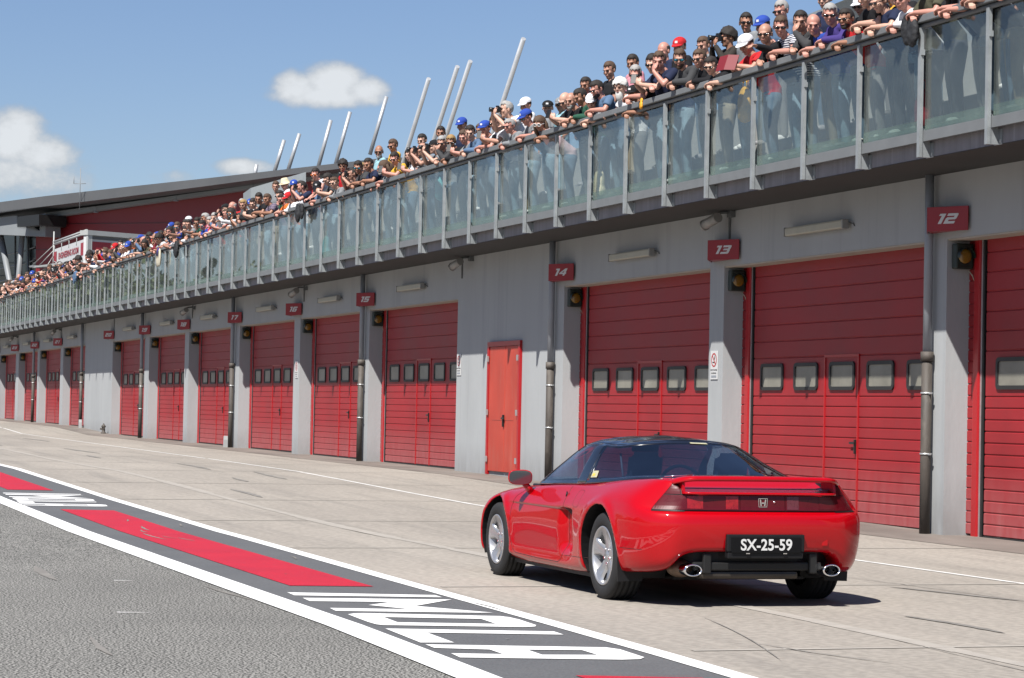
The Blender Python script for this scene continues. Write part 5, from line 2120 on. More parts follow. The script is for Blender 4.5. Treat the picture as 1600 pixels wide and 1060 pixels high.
def remesh(mb, name, m, voxel, smooth=2, keep=None):
    me = mb.mesh(name + '_raw', m)
    o = bpy.data.objects.new('tmp', me)
    col.objects.link(o)
    md = o.modifiers.new('r', 'REMESH')
    md.mode = 'VOXEL'
    md.voxel_size = voxel
    md.use_smooth_shade = True
    if smooth:
        sm = o.modifiers.new('s', 'SMOOTH')
        sm.factor = .5
        sm.iterations = smooth
    dg = bpy.context.evaluated_depsgraph_get()
    r = bpy.data.meshes.new_from_object(o.evaluated_get(dg))
    bpy.data.objects.remove(o)
    bpy.data.meshes.remove(me)
    r.name = name
    r.materials.clear()
    r.materials.append(m)
    return r


def torso(b, rings, n=16):
    """rings: (centre, half width x, half depth)"""
    k = len(rings)
    vs = []
    for i, (c, a, d) in enumerate(rings):
        t = (rings[min(i + 1, k - 1)][0] - rings[max(i - 1, 0)][0]).normalized()
        w_ = V3(1, 0, 0)
        e = t.cross(w_).normalized()
        for j in range(n):
            th = 2 * PI * j / n
            vs.append((c + w_ * math.cos(th) * a + e * math.sin(th) * d)[:])
    fs = [(i * n + j, i * n + (j + 1) % n, (i + 1) * n + (j + 1) % n, (i + 1) * n + j) for i in range(k - 1) for j in range(n)]
    fs += [tuple(range(n))[::-1], tuple((k - 1) * n + j for j in range(n))]
    b.add(vs, fs)


def limb(b, pts, rs):
    b.tube(pts, rs, 12)
    for p, r_ in zip(pts, rs):
        b.sphere(p, r_, 10, 6)


def hand(b, wrist, d, nrm, curl=.6, side=1):
    """palm, four fingers, thumb.  d: forearm direction, nrm: back of hand"""
    d = Vector(d).normalized()
    nrm = Vector(nrm)
    nrm = (nrm - d * nrm.dot(d)).normalized()
    s_ = d.cross(nrm) * side
    w_ = Vector(wrist)
    c = w_ + d * .045
    M = Matrix((s_, d, nrm)).transposed().to_4x4()
    b.sphere(c, 1, 10, 8, 0, (.040, .050, .017), M.to_3x3())
    for i, (off, ln) in enumerate(((-.029, .068), (-.010, .078), (.010, .074), (.028, .058))):
        k0 = w_ + d * .080 + s_ * off
        k1 = k0 + (d * math.cos(curl * .5) - nrm * math.sin(curl * .5)) * ln * .5
        k2 = k1 + (d * math.cos(curl * 1.5) - nrm * math.sin(curl * 1.5)) * ln * .5
        b.tube([k0 - d * .01, k1, k2], [.0105, .0098, .0085], 8)
        b.sphere(k2, .0085, 8, 5)
    t0 = w_ + d * .02 - s_ * .035
    t1 = t0 + (d * .7 - s_ * .5 - nrm * .3).normalized() * .035
    t2 = t1 + (d * .95 - s_ * .0 - nrm * .3).normalized() * .030
    b.tube([t0, t1, t2], [.013, .0115, .0095], 8)
    b.sphere(t2, .0095, 8, 5)


def head_mb(b, M):
    """skull, jaw, nose, brow, ears, lips around the head frame (face to -y)"""
    R3 = M.to_3x3()
    T = M.to_translation()
    def S(c, r_, sc):
        b.sphere(T + R3 @ Vector(c), r_, 16, 12, 0, sc, R3)
    S((0, .012, .030), 1, (.076, .094, .088))
    S((0, -.022, -.020), 1, (.062, .066, .080))
    S((0, -.030, -.068), 1, (.044, .048, .042))
    S((0, -.058, -.088), 1, (.024, .024, .020))
    S((0, -.082, .024), 1, (.052, .018, .013))
    b.tube([T + R3 @ V3(0, -.084, .018), T + R3 @ V3(0, -.104, -.020)], [.010, .015], 8)
    S((0, -.100, -.022), 1, (.018, .013, .010))
    S((0, -.084, -.050), 1, (.024, .012, .009))
    for s_ in (1, -1):
        S((.040 * s_, -.060, -.020), 1, (.024, .022, .024))
        S((.078 * s_, .010, -.004), 1, (.010, .018, .030))


SK = mat('skin', (0.40, 0.215, 0.155), 0.5, var=.06, vscale=20, spec=.35)
SKINS = [SK, mat('skin_fair', (0.50, 0.30, 0.225), 0.5, var=.06, vscale=20, spec=.35), mat('skin_tan', (0.31, 0.155, 0.10), 0.5, var=.06, vscale=20, spec=.35),
         mat('skin_flushed', (0.46, 0.225, 0.175), 0.5, var=.08, vscale=20, spec=.35)]


def pose(kind, yaw, pitch):
    """joints in the person's frame: x right along the rail, -y over the rail, z up from the floor; rail top at 1.175"""
    J = {}
    ankL, ankR = V3(-.13, .50, .08), V3(.12, .40, .08)
    if kind in ('stand', 'standcam', 'standx'):
        J.update(pel=V3(0, .03, .94), waist=V3(0, .03, 1.08), chest=V3(0, .02, 1.28), neck=V3(0, .03, 1.465), head=V3(0, -.01, 1.625),
                 sh=[V3(-.205, .03, 1.435), V3(.205, .03, 1.435)], ank=[V3(-.12, .06, .08), V3(.12, .0, .08)])
        if kind == 'stand':
            J['el'] = [V3(-.25, .05, 1.14), V3(.25, .05, 1.14)]
            J['wr'] = [V3(-.24, -.06, .92), V3(.24, -.06, .92)]
            J['hd'] = [V3(0, -.3, -1), V3(0, -.3, -1)]
        elif kind == 'standcam':
            J['el'] = [V3(-.24, -.14, 1.27), V3(.24, -.14, 1.27)]
            J['wr'] = [V3(-.07, -.22, 1.50), V3(.07, -.22, 1.50)]
            J['hd'] = [V3(.3, -.1, 1), V3(-.3, -.1, 1)]
        else:
            J['el'] = [V3(-.24, -.02, 1.16), V3(.24, -.02, 1.16)]
            J['wr'] = [V3(-.04, -.17, 1.22), V3(.04, -.19, 1.16)]
            J['hd'] = [V3(1, -.1, .1), V3(-1, -.1, .1)]
        cy = 0
    else:
        fwd_ = {'lean': 0.0, 'far': -.09, 'chin': 0.0, 'camera': .06, 'phone': .05, 'point': -.03, 'grip': .10, 'tall': .12}[kind]
        up_ = {'lean': 0, 'far': -.06, 'chin': -.01, 'camera': .05, 'phone': .02, 'point': .0, 'grip': .07, 'tall': .16}[kind]
        J.update(pel=V3(0, .40, .93), waist=V3(0, .33 + fwd_ * .3, 1.06), chest=V3(0, .20 + fwd_ * .8, 1.22 + up_ * .6), neck=V3(0, .085 + fwd_, 1.395 + up_), head=V3(0, -.012 + fwd_, 1.535 + up_),
                 sh=[V3(-.205, .115 + fwd_, 1.372 + up_), V3(.205, .115 + fwd_, 1.372 + up_)], ank=[ankL, ankR])
        RZ = 1.205
        if kind in ('lean', 'far'):
            J['el'] = [V3(-.255, .02 + fwd_ * .6, RZ + .01), V3(.255, .02 + fwd_ * .6, RZ + .01)]
            J['wr'] = [V3(-.045, -.10, RZ), V3(.045, -.12, RZ + .02)]
            J['hd'] = [V3(1, -.4, -.35), V3(-1, -.35, -.2)]
        elif kind == 'chin':
            J['el'] = [V3(-.25, .02, RZ + .01), V3(.20, -.02, RZ + .01)]
            J['wr'] = [V3(-.03, -.11, RZ), V3(.075, -.12, 1.385)]
            J['hd'] = [V3(1, -.3, -.3), V3(-.35, .1, 1)]
        elif kind == 'camera':
            J['el'] = [V3(-.235, -.03, 1.30), V3(.235, -.03, 1.30)]
            J['wr'] = [V3(-.065, -.17, 1.50), V3(.075, -.17, 1.49)]
            J['hd'] = [V3(.35, -.1, 1), V3(-.35, -.1, 1)]
        elif kind == 'phone':
            J['el'] = [V3(-.25, .02, RZ + .02), V3(.25, .02, RZ + .02)]
            J['wr'] = [V3(-.07, -.16, 1.27), V3(.07, -.16, 1.27)]
            J['hd'] = [V3(.45, -.5, .6), V3(-.45, -.5, .6)]
        elif kind == 'point':
            J['el'] = [V3(-.25, .02, RZ + .01), V3(.33, -.12, 1.29)]
            J['wr'] = [V3(-.03, -.11, RZ), V3(.44, -.35, 1.31)]
            J['hd'] = [V3(1, -.3, -.3), V3(.5, -1, .05)]
        elif kind in ('grip', 'tall'):
            J['el'] = [V3(-.29, .11 + fwd_ * .3, 1.25 + up_ * .3), V3(.29, .11 + fwd_ * .3, 1.25 + up_ * .3)]
            J['wr'] = [V3(-.26, .03, 1.215), V3(.26, .03, 1.215)]
            J['hd'] = [V3(.1, -1, -.25), V3(-.1, -1, -.25)]
    J['M'] = Matrix.Translation(J['head']) @ Matrix.Rotation(R(yaw), 4, 'Z') @ Matrix.Rotation(R(pitch), 4, 'X') @ Matrix.Scale(1.10, 4)
    J['kind'] = kind
    hip = [J['pel'] + V3(-.09, 0, -.02), J['pel'] + V3(.09, 0, -.02)]
    kn = [(hip[i] + J['ank'][i]) / 2 + V3(0, -.035, .02) for i in (0, 1)]
    J['hip'], J['kn'] = hip, kn
    return J


def build_pose(kind, yaw, pitch):
    J = pose(kind, yaw, pitch)
    out_ = {'J': J}
    b = MB()
    head_mb(b, J['M'])
    b.tube([J['chest'] + V3(0, .01, .08), J['neck'], J['M'] @ V3(0, .012, -.05)], [.062, .056, .054], 12)
    torso(b, [(J['pel'] - V3(0, 0, .06), .12, .08), (J['pel'], .13, .09), (J['waist'], .11, .08), (J['chest'], .13, .09), (J['neck'] - V3(0, -.01, .05), .10, .06)])
    for i in (0, 1):
        limb(b, [J['neck'] * .4 + J['sh'][i] * .6, J['sh'][i], J['el'][i] * .5 + J['sh'][i] * .5, J['el'][i]], [.045, .047, .043, .037])
        limb(b, [J['el'][i], J['el'][i] * .65 + J['wr'][i] * .35, J['wr'][i]], [.037, .038, .025])
        nrm = V3(0, -.2, 1) if kind in ('lean', 'far', 'grip', 'tall', 'point', 'chin') else (V3(0, -1, .1) if kind in ('camera', 'standcam') else V3(0, -.7, .5))
        if kind == 'chin' and i == 1: nrm = V3(.3, -1, 0)
        cu = .9 if kind in ('lean', 'far') else (1.3 if kind in ('camera', 'phone', 'standcam', 'grip', 'tall', 'chin') else .7)
        hand(b, J['wr'][i], J['hd'][i], nrm, cu, 1 if i == 0 else -1)
        limb(b, [J['hip'][i], J['kn'][i], J['ank'][i]], [.062, .042, .034])
        b.sphere(J['ank'][i] + V3(0, -.05, -.045), 1, 10, 6, 0, (.035, .09, .03))
    out_['body'] = remesh(b, 'person', SK, .0082, 1)
    for sl in ('short', 'long', 'none'):
        b = MB()
        torso(b, [(J['pel'] - V3(0, 0, .02), .165, .125), (J['pel'] + V3(0, 0, .06), .162, .122), (J['waist'], .158, .118), (J['chest'], .188, .140), (J['chest'] * .4 + J['neck'] * .6, .182, .118), (J['neck'] - V3(0, -.012, .035), .125, .088), (J['neck'] + V3(0, .0, .004), .072, .068)])
        for i in (0, 1):
            s0, e0, w0 = J['sh'][i], J['el'][i], J['wr'][i]
            b.tube([J['neck'] + V3(0, .015, -.03), s0 + V3(0, 0, .004)], [.070, .066], 12)
            b.sphere(s0, .070, 12, 8)
            if sl == 'short':
                b.tube([s0, s0 * .35 + e0 * .65], [.068, .070], 12)
            elif sl == 'long':
                limb(b, [s0, (s0 + e0) / 2 + V3(0, .004, -.004), e0], [.062, .060, .054])
                limb(b, [e0, e0 * .5 + w0 * .5, e0 * .06 + w0 * .94], [.052, .048, .036])
        out_[sl] = remesh(b, 'shirt', SK, .013, 2)
    b = MB()
    torso(b, [(J['pel'] - V3(0, 0, .10), .155, .118), (J['pel'], .160, .122), (J['pel'] + V3(0, -.01, .05), .155, .115)])
    for i in (0, 1):
        limb(b, [J['hip'][i] - V3(0, 0, .03), J['hip'][i] * .5 + J['kn'][i] * .5, J['kn'][i]], [.098, .086, .068])
        limb(b, [J['kn'][i], J['kn'][i] * .5 + J['ank'][i] * .5, J['ank'][i] + V3(0, 0, .01)], [.068, .062, .055])
    out_['trousers'] = remesh(b, 'trousers', SK, .016, 2)
    b = MB()
    for i in (0, 1):
        a = J['ank'][i]
        b.sphere(a + V3(0, -.045, -.03), 1, 12, 8, 0, (.046, .125, .048))
        b.sphere(a + V3(0, .02, -.01), 1, 12, 8, 0, (.042, .055, .06))
    out_['shoes'] = b.mesh('shoes', SK)
    return out_


POSES = {}
for kd, lst in {'lean': [(38, 14), (62, 20), (18, 26)], 'far': [(50, 24)], 'chin': [(55, 16)], 'camera': [(0, 2)], 'phone': [(28, 30), (50, 22)], 'point': [(50, 14)], 'grip': [(45, 12), (15, 18)],
                'tall': [(50, 16)], 'stand': [(42, 16), (66, 10)], 'standx': [(30, 18)], 'standcam': [(0, 4)]}.items():
    POSES[kd] = [build_pose(kd, *a) for a in lst]

# --- headwear, hair, glasses in the head's own frame
HAIRC = {'black': (.020, .016, .014), 'brown': (.075, .044, .027), 'grey': (.30, .29, .28), 'white': (.62, .61, .58), 'fair': (.30, .19, .08)}
m_hair = {k: mat('hair_' + k, c, .8, var=.2, vscale=40, bump=.25, bscale=120, spec=.4) for k, c in HAIRC.items()}


def hair_mesh(kind):
    b = MB()
    rr = random.Random(hash(kind) % 1000 if False else sum(map(ord, kind)))
    n, m_ = 30, 22
    sc = {'short': (.082, .102, .0945), 'curly': (.104, .122, .124), 'long': (.092, .110, .106), 'balding': (.080, .099, .080)}[kind]
    vs, ok = [], []
    for i in range(m_ + 1):
        ph = PI * i / m_
        for j in range(n):
            th = 2 * PI * j / n
            x, y, z = math.sin(ph) * math.cos(th), math.sin(ph) * math.sin(th), math.cos(ph)
            nz = 1 + {'short': .022, 'curly': .07, 'long': .025, 'balding': .02}[kind] * (.5 * rr.uniform(-1, 1) + math.sin(th * 5 + ph * 7) * .5 + .4 * math.sin(th * 11 - ph * 9))
            quiff = .028 * max(0, z) * max(0, -y) if kind == 'short' else 0
            px_, py_, pz_ = x * sc[0] * nz, .012 + y * sc[1] * nz, .030 + z * sc[2] * nz + quiff
            vs.append((px_, py_, pz_))
            front = py_ < -.02
            keep = (pz_ > .056 + .010 * math.sin(th * 9) + (.0 if kind != 'curly' else -.012)) if (front and abs(px_) < .066) else (pz_ > (-.045 if py_ > .045 else -.006 + max(0, (.02 - py_)) * .35))
            if kind == 'balding':
                keep = (py_ > -.01 and pz_ < .070 and pz_ > (-.03 if py_ > .04 else .0))
            ok.append(keep)
    fs = []
    for i in range(m_):
        for j in range(n):
            q = (i * n + j, (i + 1) * n + j, (i + 1) * n + (j + 1) % n, i * n + (j + 1) % n)
            if all(ok[a] for a in q): fs.append(q)
    b.add(vs, fs, 0, True)
    if kind == 'long':
        for s_ in (1, -1):
            b.tube([(.070 * s_, .02, .04), (.088 * s_, .02, -.05), (.090 * s_, .02, -.14), (.075 * s_, .03, -.22)], [.028, .034, .034, .02], 8)
        b.tube([(0, .075, .05), (0, .105, -.05), (0, .10, -.15), (0, .09, -.24)], [.06, .075, .07, .04], 10)
    me = b.mesh('hair', m_hair['brown'])
    bm = bmesh.new()
    bm.from_mesh(me)
    bmesh.ops.solidify(bm, geom=bm.faces[:], thickness=.006) if kind != 'long' else None
    bm.to_mesh(me)
    bm.free()
    return me


HAIR = {k: hair_mesh(k) for k in ('short', 'curly', 'long', 'balding')}
b = MB()
b.sphere((0, -.036, -.058), 1, 16, 10, 0, (.054, .056, .048))
b.sphere((0, -.066, -.082), 1, 12, 8, 0, (.034, .03, .032))
bm = bmesh.new()
me_ = b.mesh('beard', m_hair['black'])
bm.from_mesh(me_)
bmesh.ops.delete(bm, geom=[v for v in bm.verts if v.co.z > -.036 + .3 * max(0, v.co.y + .03)], context='VERTS')
bm.to_mesh(me_)
bm.free()
BEARD = me_
b = MB()
b.sphere((0, -.05, -.10), 1, 14, 10, 0, (.05, .045, .09))
BIGBEARD = b.mesh('beard', m_hair['white'])
# cap
b = MB()
n, m_ = 24, 8
vs = []
for i in range(m_ + 1):
    ph = (PI / 2) * i / m_
    for j in range(n):
        th = 2 * PI * j / n
        vs.append((math.sin(ph) * math.cos(th) * .090, .010 + math.sin(ph) * math.sin(th) * .106, .052 + math.cos(ph) * .080))
b.add(vs, [(i * n + j, (i + 1) * n + j, (i + 1) * n + (j + 1) % n, i * n + (j + 1) % n) for i in range(m_) for j in range(n)], 0, True)
vs = []
for i in range(13):
    t = -1 + 2 * i / 12
    x = .078 * t
    vs += [(x, -.045 - .048 * math.sqrt(max(0, 1 - t * t)), .052), (x * .92, -.055 - .115 * math.sqrt(max(0.02, 1 - t * t)), .036 - .0 * abs(t))]
b.add(vs, [(2 * i, 2 * i + 1, 2 * i + 3, 2 * i + 2) for i in range(12)], 0, True)
b.add([(x, y, z - .006) for x, y, z in vs], [(2 * i, 2 * i + 2, 2 * i + 3, 2 * i + 1) for i in range(12)], 0, True)
b.add([(-.02, -.094, .068), (.02, -.094, .068), (.018, -.086, .095), (-.018, -.086, .095)], [(0, 1, 2, 3)], 1)
CAP = b.mesh('cap', [SK, mat('cap_emblem_white', (.6, .6, .6), .6)])
b = MB()
b.lathe([(.0, .150), (.062, .146), (.080, .120), (.094, .055), (.140, .042), (.142, .036), (.094, .046)], 28, 'z', c=(0, .012, 0))
HAT = b.mesh('hat', SK)
m_gdark = mat('dark_lens', (.006, .006, .007), .12, spec=.6)
m_gblue = mat('mirror_blue_lens', (.02, .16, .22), .12, metal=.5)
m_gorange = mat('orange_lens', (.45, .10, .01), .15)
m_gwhite = mat('white_frame', (.6, .6, .6), .4)


def glasses(m_lens_, m_fr, clear=False):
    b = MB()
    for s_ in (1, -1):
        b.sphere((.033 * s_, -.092, .006), 1, 12, 8, 0, (.031, .011, .0165), Matrix.Rotation(R(-16 * s_), 3, 'Z'))
        b.tube([(.058 * s_, -.082, .010), (.080 * s_, -.04, .010), (.083 * s_, .01, .006)], .004, 5, 1)
    b.tube([(-.02, -.102, .010), (.02, -.102, .010)], .004, 5, 1)
    if m_fr is m_gwhite:
        for s_ in (1, -1):
            pts = [(.033 * s_ + .030 * math.cos(2 * PI * i / 14), -.100 + .0, .006 + .021 * math.sin(2 * PI * i / 14)) for i in range(15)]
            b.tube(pts, .006, 6, 1, cap=False)
    return b.mesh('sunglasses', [m_lens_, m_fr])


GLS = {'dark': glasses(m_gdark, m_gdark), 'blue': glasses(m_gblue, m_gdark), 'orange': glasses(m_gorange, m_gdark), 'white': glasses(m_gdark, m_gwhite)}
m_eye = mat('eyes_dark', (.02, .014, .012), .3)
m_lip = mat('lips', (.33, .11, .09), .5)
b = MB()
for s_ in (1, -1):
    b.sphere((.031 * s_, -.079, .003), 1, 8, 6, 0, (.013, .009, .006))
    b.tube([(.014 * s_, -.099, .022), (.034 * s_, -.0985, .028), (.052 * s_, -.083, .022)], [.003, .0045, .003], 5)
EYES = b.mesh('eyes', m_eye)
b = MB()
b.tube([(-.021, -.092, -.052), (0, -.0985, -.051), (.021, -.092, -.052)], [.003, .0055, .003], 6)
MOUTH = b.mesh('mouth', m_lip)

# --- cloth colours
CL = {'black': (.014, .014, .016), 'navy': (.018, .024, .055), 'navy55': (.016, .020, .045), 'white': (.66, .66, .68), 'grey': (.20, .21, .22), 'charcoal': (.050, .051, .054), 'red': (.42, .018, .022),
      'denim': (.085, .14, .23), 'purple': (.055, .038, .17), 'green': (.025, .085, .055), 'camo': (.07, .068, .045), 'leather': (.035, .030, .026), 'pink': (.50, .22, .26), 'palepink': (.60, .44, .46),
      'lightblue': (.25, .42, .47), 'yellow': (.60, .34, .04), 'whitevest': (.62, .62, .66), 'orange': (.60, .14, .03), 'maroon': (.16, .02, .03), 'teal': (.10, .33, .36), 'cream': (.60, .53, .36), 'blue': (.025, .06, .30)}
CM = {k: mat('cloth_' + k, c, .85, var=.12, vscale=9, bump=.35, bscale=35, spec=.15) for k, c in CL.items()}


def stripes(name, c1, c2, freq, thr):
    m = mat(name, c1, .85, spec=.15)
    t = m.node_tree
    g = t.nodes.new('ShaderNodeTexCoord')
    s_ = t.nodes.new('ShaderNodeSeparateXYZ')
    t.links.new(g.outputs['Object'], s_.inputs[0])
    a = mth(t, 'SINE', mth(t, 'MULTIPLY', s_.outputs['Z'], freq))
    a = mth(t, 'GREATER_THAN', a, thr)
    x = t.nodes.new('ShaderNodeMixRGB')
    x.inputs[1].default_value = tuple(v * .78 for v in c1) + (1,)
    x.inputs[2].default_value = tuple(v * .78 for v in c2) + (1,)
    t.links.new(a, x.inputs[0])
    t.links.new(x.outputs[0], t.nodes['Principled BSDF'].inputs['Base Color'])
    return m


CM['stripe_navy'] = stripes('cloth_navy_white_stripes', (.03, .035, .07), (.60, .60, .62), 230, .1)
CM['stripe_maroon'] = stripes('cloth_maroon_white_stripes', (.16, .02, .03), (.60, .58, .58), 95, .72)
CM['purple_plaid'] = stripes('cloth_plaid', (.10, .08, .13), (.22, .18, .22), 160, .3)
WORD = {'black': 'black', 'navy': 'navy', 'navy55': 'navy number-printed', 'white': 'white', 'grey': 'grey', 'charcoal': 'charcoal', 'red': 'red', 'denim': 'denim-blue', 'purple': 'purple', 'green': 'dark green',
        'camo': 'camouflage', 'leather': 'dark leather', 'pink': 'pink', 'palepink': 'pale pink', 'lightblue': 'light blue', 'yellow': 'yellow', 'whitevest': 'white', 'orange': 'orange', 'maroon': 'maroon', 'teal': 'teal',
        'cream': 'cream', 'blue': 'blue', 'stripe_navy': 'navy-striped', 'stripe_maroon': 'maroon-striped', 'purple_plaid': 'plum plaid'}
TR = {'jeans': mat('jeans', (.075, .12, .17), .9, var=.3, vscale=6, bump=.3, bscale=40), 'dark': mat('dark_trousers', (.022, .024, .03), .9, var=.2, vscale=6), 'khaki': mat('khaki_trousers', (.20, .17, .12), .9, var=.2, vscale=6),
      'blue': mat('pale_jeans', (.16, .24, .30), .9, var=.3, vscale=6), 'grey': mat('grey_trousers', (.13, .13, .13), .9, var=.2, vscale=6)}
SH = [mat('white_shoes', (.5, .5, .5), .6), mat('dark_shoes', (.02, .02, .02), .6), mat('grey_shoes', (.15, .15, .16), .6)]


def place(o, m):
    o.material_slots[0].link = 'OBJECT'
    o.material_slots[0].material = m


def sub(me, par, M, m=None):
    o = bpy.data.objects.new(me.name.split('.')[0], me)
    col.objects.link(o)
    o.parent = par
    if M is not None: o.matrix_local = M
    if m is not None: place(o, m)
    return o


PRINTS = []
held = []
REG = []


def person(X, Y, z0, kind, vi, shirt, sleeve, hair, gl, who='M', sc=1.0, detail=True, rz=0.0, skin=None, tr=None, group=None):
    P_ = POSES[kind][vi % len(POSES[kind])]
    J = P_['J']
    sk = skin or crng.choice(SKINS)
    p = bpy.data.objects.new('person', P_['body'])
    col.objects.link(p)
    place(p, sk)
    p.location = (X, Y, z0)
    wx = 1.0 if who == 'M' else (.88 if who == 'F' else .85)
    p.scale = (wx * sc, 1.0, sc)
    p.rotation_euler = (0, 0, rz)
    sub(P_[sleeve], p, None, CM[shirt])
    tk = tr or crng.choice(('jeans', 'jeans', 'blue', 'khaki', 'blue', 'grey', 'dark'))
    sub(P_['trousers'], p, None, TR[tk])
    sub(P_['shoes'], p, None, crng.choice(SH))
    M = J['M']
    hw = hair
    hc = {'black': 'black', 'brown': 'brown', 'grey': 'grey'}.get(hair)
    desc = ''
    if hair in ('black', 'brown', 'grey', 'fair'):
        sub(HAIR['short'], p, M, m_hair[hair])
        desc = {'black': 'black-haired', 'brown': 'brown-haired', 'grey': 'grey-haired', 'fair': 'fair-haired'}[hair]
    elif hair == 'curly':
        sub(HAIR['curly'], p, M, m_hair['black'])
        desc = 'curly-haired'
    elif hair in ('longbrown', 'longblack'):
        sub(HAIR['long'], p, M, m_hair[hair[4:]])
        desc = 'long-haired'
    elif hair == 'bald':
        desc = 'bald'
        sub(HAIR['balding'], p, M, m_hair['black'])
    elif hair == 'grey_bald':
        sub(HAIR['balding'], p, M, m_hair['grey'])
        sub(BEARD, p, M, m_hair['grey'])
        desc = 'balding grey-bearded'
    elif hair == 'white_beard':
        sub(HAIR['curly'], p, M, m_hair['white'])
        sub(BIGBEARD, p, M, m_hair['white'])
        desc = 'white-haired white-bearded'
    elif hair.startswith('beard'):
        c_ = hair.split('_')[1]
        sub(BEARD, p, M, m_hair['grey' if c_ == 'bald' else c_])
        if c_ != 'bald': sub(HAIR['short'], p, M, m_hair[c_])
        else: sub(HAIR['balding'], p, M, m_hair['grey'])
        desc = 'bearded'
    elif hair.startswith('cap_'):
        sub(HAIR['balding'], p, M, m_hair['brown'])
        c_ = hair[4:]
        o = sub(CAP, p, M @ Matrix.Translation((0, 0, .004)), CM[c_])
        desc = c_ + '-capped'
    elif hair.startswith('hat_'):
        sub(HAT, p, M @ Matrix.Translation((0, 0, -.02)), CM[hair[4:]])
        desc = hair[4:] + '-hatted'
    if gl in GLS:
        sub(GLS[gl], p, M)
    elif detail:
        sub(EYES, p, M)
    if detail:
        sub(MOUTH, p, M)
    p['category'] = 'person'
    p['group'] = group or 'spectators along the terrace rail'
    act = {'lean': 'leaning on the rail', 'far': 'leaning far over the rail', 'chin': 'propping chin on a hand', 'camera': 'aiming a camera', 'phone': 'holding a phone over the rail', 'point': 'pointing from the rail',
           'grip': 'gripping the rail', 'tall': 'standing tall at the rail', 'stand': 'standing behind the rail row', 'standx': 'standing behind with folded arms', 'standcam': 'aiming a camera from behind'}[kind]
    top = {'short': 'T-shirt', 'long': 'sleeves', 'none': 'vest'}[sleeve]
    REG.append((p, X, Y, desc, {'dark': ' sunglasses,', 'blue': ' mirror glasses,', 'orange': ' orange glasses,', 'white': ' white glasses,'}.get(gl, ''), WORD[shirt] + (' long ' if sleeve == 'long' else ' ') + top, act))
    return p, J


m_cambody = mat('camera_black', (.008, .008, .008), .4)
cb = MB()
cb.bbox(-.065, .065, -.03, .03, -.045, .045, .01)
cb.bbox(-.025, .025, -.028, .025, .045, .068, .008)
CAMB = cb.mesh('camera_body', m_cambody)
cb = MB()
cb.tube([(0, -.03, -.002), (0, -.10, -.002), (0, -.14, -.002)], [.034, .036, .040], 16)
CAML = cb.mesh('camera_lens', m_cambody)
ph = MB()
ph.bbox(-.038, .038, -.005, .005, -.07, .07, .004)
PHN = ph.mesh('phone_case', m_cambody)


def hold(p, J, what, sc):
    """an object in the hands; a thing of its own"""
    if what == 'camera':
        loc = J['M'] @ V3(0, -.135, .0)
        t = thing('photo_camera', (0, 0, 0), '', 'camera', 'cameras held by spectators')
        obj('camera_body', CAMB, t)
        obj('camera_lens', CAML, t)
    elif what == 'phone':
        loc = (J['wr'][0] + J['wr'][1]) / 2 + V3(0, -.075, .075)
        t = thing('phone', (0, 0, 0), '', 'phone', 'phones held by spectators')
        obj('phone_case', PHN, t)
    t.location = Vector(p.location) + Matrix.Rotation(p.rotation_euler.z, 3, 'Z') @ Vector((loc.x * p.scale.x, loc.y, loc.z * sc))
    rz_ = math.atan2((J['M'].to_3x3() @ V3(0, -1, 0)).x, -(J['M'].to_3x3() @ V3(0, -1, 0)).y) + p.rotation_euler.z
    t.rotation_euler = (R(-20) if what == 'phone' else R(0), 0, rz_)
    held.append((t, p, what))
    return t


